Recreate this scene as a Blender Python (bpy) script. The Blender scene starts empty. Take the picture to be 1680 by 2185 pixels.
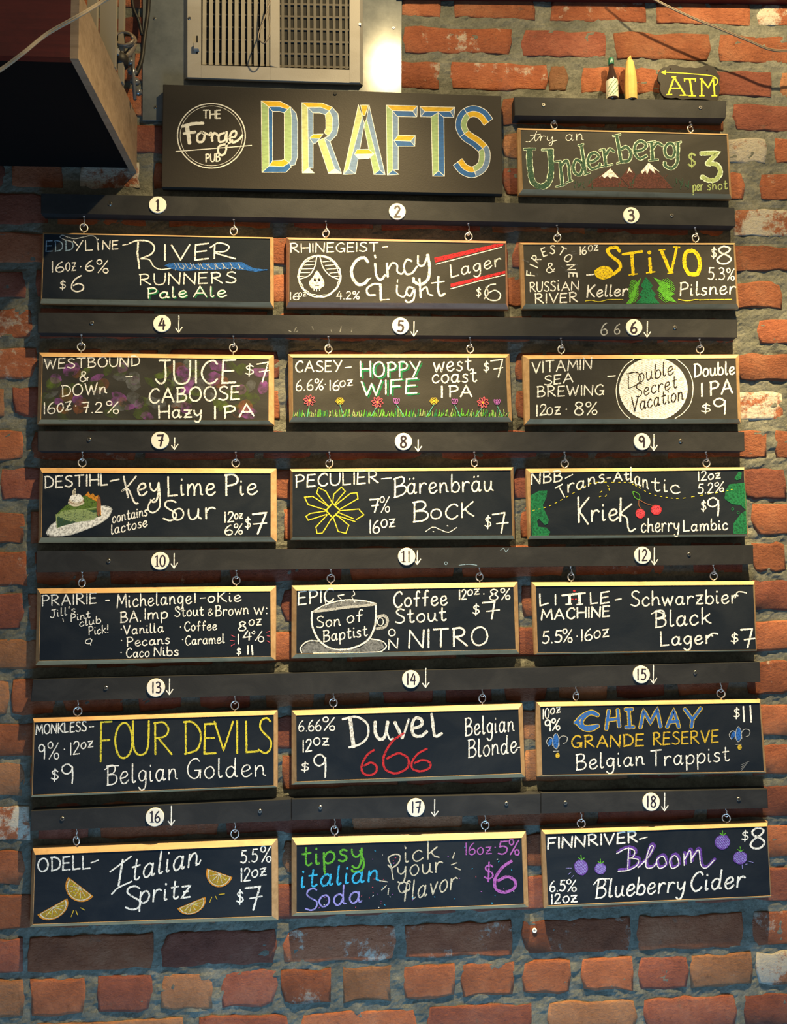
import bpy, bmesh, math, random
from mathutils import Vector, Matrix, geometry, noise
scn = bpy.context.scene
COL = scn.collection

# ------------------------------------------------------------------ camera
FPX, CX, CY, DIST = 1700.0, 840.0, 1092.5, 1.45
va = Vector((28200, -92, FPX)).normalized()        # world +X seen by the camera (right, down, forward)
vb = Vector((-417, -20700, FPX)).normalized()      # world +Z
dt = va.dot(vb)
va, vb = (va - vb*dt/2).normalized(), (vb - va*dt/2).normalized()
vn = vb.cross(va).normalized()                     # world +Y, into the wall
vb = va.cross(vn).normalized()
CAMP = Vector((0.0, -DIST, 1.60))
def at(px, py, Y=0.0):
    """point of the plane Y metres in front of the wall seen at a photo pixel"""
    c = Vector(((px-CX)/FPX, (py-CY)/FPX, 1.0))
    d = Vector((c.dot(va), c.dot(vn), c.dot(vb)))
    return CAMP + d*((DIST-Y)/d.y)
cam = bpy.data.objects.new('camera', bpy.data.cameras.new('camera'))
COL.objects.link(cam); scn.camera = cam
right = Vector((va.x, vn.x, vb.x)); down = Vector((va.y, vn.y, vb.y)); fwd = Vector((va.z, vn.z, vb.z))
M = Matrix((right, -down, -fwd)).transposed().to_4x4(); M.translation = CAMP
cam.matrix_world = M
cam.data.sensor_fit = 'HORIZONTAL'; cam.data.sensor_width = 36
cam.data.lens = FPX/1680*36; cam.data.clip_start = 0.02

# ------------------------------------------------------------------ light and exposure
scn.view_settings.view_transform = 'Standard'; scn.view_settings.look = 'None'
scn.view_settings.exposure = 1.28; scn.view_settings.gamma = 1.0
scn.view_settings.use_curve_mapping = False
W = bpy.data.worlds.new('room_air'); scn.world = W; W.use_nodes = True
W.node_tree.nodes['Background'].inputs[0].default_value = (1.0, 0.97, 0.84, 1)
W.node_tree.nodes['Background'].inputs[1].default_value = 0.065
def lamp(name, kind, loc, target, power, color, **kw):
    d = bpy.data.lights.new(name, kind); o = bpy.data.objects.new(name, d); COL.objects.link(o)
    d.energy = power; d.color = color
    for k, v in kw.items(): setattr(d, k, v)
    o.location = loc
    o.rotation_euler = (Vector(target)-Vector(loc)).to_track_quat('-Z', 'Y').to_euler()
    return o
WARM = (1.0, 0.74, 0.36)
pA = at(861, -215, 0); pA.y = -0.52
pB = at(1490, -230, 0); pB.y = -0.50
# each track head: a wide spill plus the beam its reflector throws down the wall
lamp('track_light_left', 'SPOT', pA, at(700, 700), 11.5, WARM, spot_size=math.radians(150), spot_blend=0.6, shadow_soft_size=0.010)
lamp('track_beam_left_middle', 'SPOT', pA, at(520, 1450), 62, WARM, spot_size=math.radians(68), spot_blend=1.0, shadow_soft_size=0.010)
lamp('track_beam_left_low', 'SPOT', pA, at(700, 2250), 105, WARM, spot_size=math.radians(44), spot_blend=1.0, shadow_soft_size=0.010)
lamp('track_light_right', 'SPOT', pB, at(1660, 500), 21, WARM, spot_size=math.radians(100), spot_blend=0.8, shadow_soft_size=0.010)
lamp('track_beam_right', 'SPOT', pB, at(1760, 2150), 150, WARM, spot_size=math.radians(46), spot_blend=1.0, shadow_soft_size=0.010)
lamp('low_cool_fill', 'AREA', (0.15, -1.1, 0.0), (0.1, 0, 0.80), 12, (0.22, 0.56, 0.95), size=0.8)  # unseen cool fill from below, added to brighten the lower wall

# ------------------------------------------------------------------ object helpers
ORG = {}
def tag(o, label=None, cat=None, group=None, kind=None):
    if label: o['label'] = label
    if cat: o['category'] = cat
    if group: o['group'] = group
    if kind: o['kind'] = kind
    return o
def empty(name, loc, label, cat, group=None):
    o = bpy.data.objects.new(name, None); COL.objects.link(o); o.location = loc
    o.empty_display_size = 0.02
    return tag(o, label, cat, group)
def origin(o):
    p = Vector((0, 0, 0))
    while o is not None: p = p + o.location; o = o.parent
    return p
class MB:
    """collects geometry in world coordinates, links it as one mesh object"""
    def __init__(s): s.v = []; s.f = []; s.m = []
    def add(s, vs, fs, mi=0):
        n = len(s.v); s.v += [Vector(v) for v in vs]
        for f in fs: s.f.append([n+i for i in f]); s.m.append(mi)
    def build(s, name, mats, parent=None, smooth=False, loc=None):
        if not isinstance(mats, (list, tuple)): mats = [mats]
        if parent is not None: off = origin(parent); L = Vector((0, 0, 0))
        else:
            L = Vector(loc) if loc is not None else sum(s.v, Vector())/max(1, len(s.v)); off = L
        me = bpy.data.meshes.new(name); me.from_pydata([v-off for v in s.v], [], s.f)
        for m in mats: me.materials.append(m)
        for p, mi in zip(me.polygons, s.m): p.material_index = mi; p.use_smooth = smooth
        me.update(); o = bpy.data.objects.new(name, me); COL.objects.link(o)
        o.location = L
        if parent is not None: o.parent = parent; o.location = (0, 0, 0)
        return o
    def loops(s, rings, closed=True, cap0=False, cap1=False, mi=0):
        """bridge rings of equal length"""
        n = len(rings[0]); vs = [v for r in rings for v in r]; fs = []
        for i in range(len(rings)-1):
            for j in range(n if closed else n-1):
                k = (j+1) % n
                fs.append([i*n+j, i*n+k, (i+1)*n+k, (i+1)*n+j])
        if cap0: fs.append(list(range(n))[::-1])
        if cap1: fs.append([(len(rings)-1)*n+j for j in range(n)])
        s.add(vs, fs, mi)
    def tube(s, pts, r, n=8, caps=True, mi=0):
        pts = [Vector(p) for p in pts]; rr = r if isinstance(r, (list, tuple)) else [r]*len(pts); rings = []
        up = None
        for i, p in enumerate(pts):
            t = (pts[min(i+1, len(pts)-1)]-pts[max(i-1, 0)]).normalized()
            if up is None:
                up = t.orthogonal().normalized()
            up = (up - t*up.dot(t)).normalized(); w = t.cross(up)
            rings.append([p+(up*math.cos(2*math.pi*k/n)+w*math.sin(2*math.pi*k/n))*rr[i] for k in range(n)])
        s.loops(rings, True, caps, caps, mi)
    def lathe(s, c, prof, n=20, mi=0):
        s.loops([[Vector(c)+Vector((r*math.cos(2*math.pi*k/n), r*math.sin(2*math.pi*k/n), z)) for k in range(n)] for r, z in prof], True, True, True, mi)
    def disc(s, c, r, t, n=28, mi=0, bev=0.0006):
        """coin facing the room (towards -y), back at c, thickness t"""
        rr = [(r, 0), (r, t-bev), (r-bev, t)]
        s.loops([[Vector(c)+Vector((a*math.cos(2*math.pi*k/n), -y, a*math.sin(2*math.pi*k/n))) for k in range(n)] for a, y in rr], True, True, True, mi)
    def box(s, a, b, mi=0):
        x0, y0, z0 = a; x1, y1, z1 = b
        s.add([(x0,y0,z0),(x1,y0,z0),(x1,y1,z0),(x0,y1,z0),(x0,y0,z1),(x1,y0,z1),(x1,y1,z1),(x0,y1,z1)],
              [(0,3,2,1),(4,5,6,7),(0,1,5,4),(1,2,6,5),(2,3,7,6),(3,0,4,7)], mi)
def smooth_pts(pts, k=4):
    pts = [Vector(p) for p in pts]
    if len(pts) < 3: return pts
    cl = (pts[0]-pts[-1]).length < 1e-6; out = []
    n = len(pts)
    for i in range(n-1):
        p1, p2 = pts[i], pts[i+1]
        p0 = pts[i-1] if i > 0 else (pts[-2] if cl else p1*2-p2)
        p3 = pts[i+2] if i+2 < n else (pts[1] if cl else p2*2-p1)
        for j in range(k):
            t = j/k
            out.append(0.5*((2*p1)+(p2-p0)*t+(2*p0-5*p1+4*p2-p3)*t*t+(3*p1-p0-3*p2+p3)*t**3))
    out.append(pts[-1]); return out

# ------------------------------------------------------------------ materials
MATS = {}
def newmat(name, color=(0.5,0.5,0.5), rough=0.6, metal=0.0, spec=0.5):
    m = bpy.data.materials.new(name); m.use_nodes = True
    b = m.node_tree.nodes['Principled BSDF']
    b.inputs['Base Color'].default_value = (*color, 1); b.inputs['Roughness'].default_value = rough
    b.inputs['Metallic'].default_value = metal; b.inputs['Specular IOR Level'].default_value = spec
    MATS[name] = m; return m
def nd(m, t, **kw):
    n = m.node_tree.nodes.new(t)
    for k, v in kw.items():
        if k in n.inputs: n.inputs[k].default_value = v
        else: setattr(n, k, v)
    return n
def ln(m, a, b): m.node_tree.links.new(a, b)
def ramp(m, src, stops, interp='LINEAR'):
    r = nd(m, 'ShaderNodeValToRGB'); r.color_ramp.interpolation = interp
    e = r.color_ramp.elements
    while len(e) < len(stops): e.new(0.5)
    for el, (p, c) in zip(e, stops): el.position = p; el.color = (*c, 1) if len(c) == 3 else c
    ln(m, src, r.inputs[0]); return r
def coord(m, scale=(1,1,1), rnd=True):
    g = nd(m, 'ShaderNodeNewGeometry')
    mp = nd(m, 'ShaderNodeMapping'); mp.inputs['Scale'].default_value = scale
    ln(m, g.outputs['Position'], mp.inputs['Vector']); return mp.outputs[0]
def bsdf(m): return m.node_tree.nodes['Principled BSDF']
def bump(m, h, strength=0.5, dist=0.002, prev=None):
    b = nd(m, 'ShaderNodeBump'); b.inputs['Strength'].default_value = strength; b.inputs['Distance'].default_value = dist
    ln(m, h, b.inputs['Height'])
    if prev: ln(m, prev.outputs[0], b.inputs['Normal'])
    ln(m, b.outputs[0], bsdf(m).inputs['Normal']); return b
def mixc(m, fac, a, b, blend='MIX'):
    n = nd(m, 'ShaderNodeMix'); n.data_type = 'RGBA'; n.blend_type = blend
    for s, v in ((0, fac), (6, a), (7, b)):
        if hasattr(v, 'is_linked') or hasattr(v, 'links'): ln(m, v, n.inputs[s])
        elif s == 0: n.inputs[0].default_value = v
        else: n.inputs[s].default_value = (*v, 1)
    return n.outputs[2]

def brick_mat(name, dark, mid, light, white=0.0, bands=0.0):
    m = newmat(name, mid, 0.82, 0, 0.25)
    c = coord(m)
    oi = nd(m, 'ShaderNodeObjectInfo')
    n1 = nd(m, 'ShaderNodeTexNoise', Scale=14.0, Detail=5.0, Roughness=0.6); n1.noise_dimensions = '4D'
    ln(m, c, n1.inputs['Vector'])
    ml = nd(m, 'ShaderNodeMath', operation='MULTIPLY'); ml.inputs[1].default_value = 37.0
    ln(m, oi.outputs['Random'], ml.inputs[0]); ln(m, ml.outputs[0], n1.inputs['W'])
    r1 = ramp(m, n1.outputs['Fac'], [(0.28, dark), (0.5, mid), (0.72, light)])
    n2 = nd(m, 'ShaderNodeTexNoise', Scale=62.0, Detail=10.0, Roughness=0.82); ln(m, c, n2.inputs['Vector'])
    r2 = ramp(m, n2.outputs['Fac'], [(0.34, (0.25, 0.2, 0.18)), (0.43, (0.85, 0.82, 0.8)), (0.58, (1, 1, 1)), (0.72, (1.35, 1.35, 1.35))])
    col = mixc(m, 0.65, r1.outputs[0], r2.outputs[0], 'MULTIPLY')
    n3 = nd(m, 'ShaderNodeTexNoise', Scale=20.0, Detail=8.0, Roughness=0.75); n3.noise_dimensions = '4D'
    ln(m, c, n3.inputs['Vector']); ln(m, ml.outputs[0], n3.inputs['W'])
    lo = 0.66-0.28*white
    r3 = ramp(m, n3.outputs['Fac'], [(lo, (0,0,0)), (lo+0.07, (1,1,1))])
    fm = nd(m, 'ShaderNodeMath', operation='MULTIPLY'); ln(m, r3.outputs[0], fm.inputs[0]); fm.inputs[1].default_value = min(1.0, 0.45+white)
    col = mixc(m, fm.outputs[0], col, (0.60, 0.56, 0.48))
    n5 = nd(m, 'ShaderNodeTexNoise', Scale=33.0, Detail=6.0, Roughness=0.7); ln(m, c, n5.inputs['Vector'])
    r5 = ramp(m, n5.outputs['Fac'], [(0.60, (0,0,0)), (0.68, (1,1,1))])
    f5 = nd(m, 'ShaderNodeMath', operation='MULTIPLY'); ln(m, r5.outputs[0], f5.inputs[0]); f5.inputs[1].default_value = 0.5
    col = mixc(m, f5.outputs[0], col, (0.16, 0.13, 0.10))
    hs = nd(m, 'ShaderNodeHueSaturation'); ln(m, col, hs.inputs['Color'])
    mr = nd(m, 'ShaderNodeMapRange'); mr.inputs['To Min'].default_value = 0.62; mr.inputs['To Max'].default_value = 1.2
    ln(m, oi.outputs['Random'], mr.inputs[0]); ln(m, mr.outputs[0], hs.inputs['Value'])
    ln(m, hs.outputs[0], bsdf(m).inputs['Base Color'])
    nl = nd(m, 'ShaderNodeTexNoise', Scale=26.0, Detail=3.0, Roughness=0.6); ln(m, c, nl.inputs['Vector'])
    b0 = bump(m, nl.outputs['Fac'], 0.7, 0.012)
    cs = coord(m, (1.0, 1.0, 1.35))
    n4 = nd(m, 'ShaderNodeTexNoise', Scale=95.0, Detail=8.0, Roughness=0.74); ln(m, cs, n4.inputs['Vector'])
    b1 = bump(m, n4.outputs['Fac'], 1.0, 0.009, b0)
    vo = nd(m, 'ShaderNodeTexVoronoi', Scale=38.0); vo.feature = 'DISTANCE_TO_EDGE'
    nw = mixc(m, 0.06, cs, n4.outputs['Color'], 'ADD'); ln(m, nw, vo.inputs['Vector'])
    rv = ramp(m, vo.outputs['Distance'], [(0.0, (0,0,0)), (0.05, (1,1,1))])
    bump(m, rv.outputs[0], 0.22, 0.0015, b1)
    return m
BR = [brick_mat('brick_orange', (0.25,0.085,0.045), (0.39,0.135,0.067), (0.47,0.20,0.11)),
      brick_mat('brick_red', (0.19,0.06,0.042), (0.30,0.098,0.064), (0.38,0.15,0.10)),
      brick_mat('brick_tan', (0.26,0.12,0.06), (0.40,0.19,0.10), (0.48,0.26,0.15)),
      brick_mat('brick_whitewashed', (0.28,0.09,0.045), (0.40,0.14,0.07), (0.50,0.25,0.14), 0.85),
      brick_mat('brick_stained', (0.24,0.075,0.04), (0.40,0.13,0.065), (0.50,0.19,0.10), 0.36)]
def mortar_mat():
    m = newmat('mortar', (0.26,0.25,0.21), 0.95, 0, 0.15)
    c = coord(m)
    n1 = nd(m, 'ShaderNodeTexNoise', Scale=11.0, Detail=8.0, Roughness=0.7); ln(m, c, n1.inputs['Vector'])
    r1 = ramp(m, n1.outputs['Fac'], [(0.3, (0.10,0.105,0.09)), (0.5, (0.165,0.17,0.145)), (0.72, (0.29,0.29,0.245))])
    n2 = nd(m, 'ShaderNodeTexNoise', Scale=230.0, Detail=4.0, Roughness=0.7); ln(m, c, n2.inputs['Vector'])
    r2 = ramp(m, n2.outputs['Fac'], [(0.35, (0.6,0.6,0.6)), (0.6, (1,1,1))])
    ln(m, mixc(m, 0.7, r1.outputs[0], r2.outputs[0], 'MULTIPLY'), bsdf(m).inputs['Base Color'])
    n4 = nd(m, 'ShaderNodeTexNoise', Scale=210.0, Detail=8.0, Roughness=0.75); ln(m, c, n4.inputs['Vector'])
    bump(m, n4.outputs['Fac'], 1.0, 0.0035)
    return m
MORTAR = mortar_mat()
def wood_mat(name, c0, c1, rough=0.5, axis=(3, 40, 40)):
    m = newmat(name, c0, rough)
    n = nd(m, 'ShaderNodeTexNoise', Scale=3.0, Detail=6.0, Roughness=0.65); ln(m, coord(m, axis), n.inputs['Vector'])
    r = ramp(m, n.outputs['Fac'], [(0.3, c0), (0.7, c1)])
    n2 = nd(m, 'ShaderNodeTexNoise', Scale=28.0, Detail=5.0, Roughness=0.7); ln(m, coord(m), n2.inputs['Vector'])
    r2 = ramp(m, n2.outputs['Fac'], [(0.36, (0.62,0.60,0.56)), (0.5, (1,1,1))])
    ln(m, mixc(m, 0.5, r.outputs[0], r2.outputs[0], 'MULTIPLY'), bsdf(m).inputs['Base Color'])
    bump(m, n.outputs['Fac'], 0.25, 0.0008)
    return m
PINE = wood_mat('pine_frame', (0.40,0.25,0.12), (0.54,0.36,0.19))
PINE2 = wood_mat('pink_frame', (0.42,0.20,0.13), (0.55,0.30,0.19))
BEIGE = wood_mat('beige_side_panel', (0.17,0.12,0.08), (0.25,0.185,0.13))
REDW = wood_mat('dark_red_paint', (0.055,0.005,0.004), (0.085,0.009,0.006), 0.45)
def slate_mat(name, base, smear, rough=0.5, amt=0.5, spec=0.4, scale=7.0):
    m = newmat(name, base, rough, 0, spec)
    c = coord(m, (1, 1, 1.6))
    n = nd(m, 'ShaderNodeTexNoise', Scale=scale, Detail=7.0, Roughness=0.6, Distortion=0.6); ln(m, c, n.inputs['Vector'])
    r = ramp(m, n.outputs['Fac'], [(0.42, (0,0,0)), (0.78, (amt,amt,amt))])
    ln(m, mixc(m, r.outputs[0], base, smear), bsdf(m).inputs['Base Color'])
    n2 = nd(m, 'ShaderNodeTexNoise', Scale=420.0, Detail=2.0); ln(m, coord(m), n2.inputs['Vector'])
    bump(m, n2.outputs['Fac'], 0.22, 0.0006)
    return m
SLATE = slate_mat('chalkboard_slate', (0.009,0.0135,0.021), (0.05,0.055,0.06), 0.60, 0.30, 0.10)
SLATE_D = slate_mat('dusty_lit_slate', (0.026,0.025,0.022), (0.085,0.082,0.072), 0.60, 0.45, 0.16, 5)  # upper boards: chalk dust, with warm lamp sheen put into the colour
RAILM = slate_mat('black_rail_paint', (0.021,0.022,0.024), (0.060,0.060,0.060), 0.6, 0.4, 0.13, 12)
SIGNM = slate_mat('sign_paint', (0.024,0.022,0.020), (0.040,0.036,0.032), 0.50, 0.4, 0.11, 5)
STEEL = newmat('zinc_steel', (0.80,0.80,0.77), 0.34, 0.7)
SCREWM = newmat('screw_steel', (0.30,0.29,0.27), 0.35, 1.0)
DISCM = newmat('white_disc', (0.80,0.76,0.66), 0.5)
NUMM = newmat('numeral_ink', (0.018,0.010,0.022), 0.5)
BLACKM = newmat('black_void', (0.006,0.006,0.006), 0.8)
CORD = newmat('clear_lamp_cord', (0.36,0.29,0.20), 0.35)
CORDB = newmat('black_cord', (0.012,0.011,0.010), 0.5, 0, 0.25)
CORDG = newmat('grey_cord', (0.14,0.11,0.08), 0.4)
def galv():
    m = newmat('galvanised_sheet', (0.5,0.5,0.5), 0.34, 0.10, 0.28)
    c = coord(m)
    v = nd(m, 'ShaderNodeTexVoronoi', Scale=55.0); ln(m, c, v.inputs['Vector'])
    n = nd(m, 'ShaderNodeTexNoise', Scale=12.0, Detail=8.0, Roughness=0.7); ln(m, c, n.inputs['Vector'])
    r = ramp(m, n.outputs['Fac'], [(0.3, (0.08,0.092,0.10)), (0.7, (0.15,0.165,0.17))])
    r2 = ramp(m, v.outputs['Color'], [(0.0, (0.85,0.85,0.85)), (1.0, (1,1,1))])
    ln(m, mixc(m, 0.6, r.outputs[0], r2.outputs[0], 'MULTIPLY'), bsdf(m).inputs['Base Color'])
    rr = ramp(m, n.outputs['Fac'], [(0.3, (0.17,)*3), (0.7, (0.22,)*3)]); ln(m, rr.outputs[0], bsdf(m).inputs['Roughness'])
    return m
GALV = galv()
VENTM = slate_mat('vent_enamel', (0.30,0.285,0.26), (0.22,0.20,0.165), 0.5, 0.7, 0.3, 10)
VENTL = slate_mat('louvre_enamel', (0.21,0.195,0.165), (0.14,0.125,0.10), 0.5, 0.7, 0.3, 14)
VENTD = newmat('vent_inner_blades', (0.055,0.045,0.036), 0.6)

def chalk_mat(name, col, grain=0.5, scale=520.0, rough=0.9, lo=0.36, hi=0.5):
    m = newmat(name, col, rough, 0, 0.1)
    c = coord(m)
    n = nd(m, 'ShaderNodeTexNoise', Scale=scale, Detail=3.0, Roughness=0.65); ln(m, c, n.inputs['Vector'])
    r = ramp(m, n.outputs['Fac'], [(lo, (1-grain,)*3), (hi, (1,1,1))])
    ln(m, r.outputs[0], bsdf(m).inputs['Alpha'])
    return m
PAL = dict(w=(0.84,0.83,0.78), g=(0.40,0.41,0.40), b=(0.22,0.33,0.44), B=(0.025,0.12,0.42), c=(0.04,0.42,0.72), v=(0.30,0.28,0.68),
           y=(0.66,0.57,0.05), Y=(0.80,0.58,0.02), o=(0.60,0.24,0.03), O=(0.55,0.38,0.04), r=(0.48,0.030,0.038), R=(0.55,0.09,0.13), p=(0.12,0.05,0.30),
           P=(0.36,0.11,0.42), G=(0.015,0.15,0.06), L=(0.11,0.40,0.04), n=(0.25,0.10,0.05), k=(0.02,0.015,0.015), m=(0.60,0.55,0.42),
           t=(0.10,0.38,0.30), d=(0.18,0.19,0.20), a=(0.30,0.38,0.16), e=(0.60,0.72,0.55), E=(0.035,0.080,0.052), D=(0.10,0.042,0.036), u=(0.34,0.22,0.02), z=(0.10,0.17,0.035),
           q=(0.09,0.13,0.035), Q=(0.15,0.22,0.045))
CH = {}
def chalk(k):
    if k not in CH:
        if k[0] == '*':   # opaque paint
            CH[k] = newmat('paint_'+k[1], PAINT[k[1]], 0.6, 0, 0.2)
            mm = CH[k]; n = nd(mm, 'ShaderNodeTexNoise', Scale=90.0, Detail=5.0); ln(mm, coord(mm, (1,1,3)), n.inputs['Vector'])
            r = ramp(mm, n.outputs['Fac'], [(0.3, tuple(x*0.72 for x in PAINT[k[1]])), (0.6, PAINT[k[1]])]); ln(mm, r.outputs[0], bsdf(mm).inputs['Base Color'])
        elif k[0] == '%':  # soft smudge
            CH[k] = chalk_mat('smudge_'+k[1], PAL[k[1]], 1.0, 60.0, lo=0.35, hi=1.1)
        elif k[0] == '#':  # scribbled fill
            CH[k] = chalk_mat('scribble_'+k[1], PAL[k[1]], 0.62, 260.0, lo=0.36, hi=0.58)
        else: CH[k] = chalk_mat('chalk_'+k, PAL[k], 0.85, 430.0, lo=0.33, hi=0.48)
    return CH[k]
PAINT = dict(w=(0.62,0.61,0.56), y=(0.50,0.31,0.008), g=(0.23,0.34,0.16), b=(0.008,0.085,0.28), s=(0.11,0.19,0.34), l=(0.35,0.40,0.18), W=(0.62,0.63,0.60), Y=(0.62,0.62,0.04))
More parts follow.
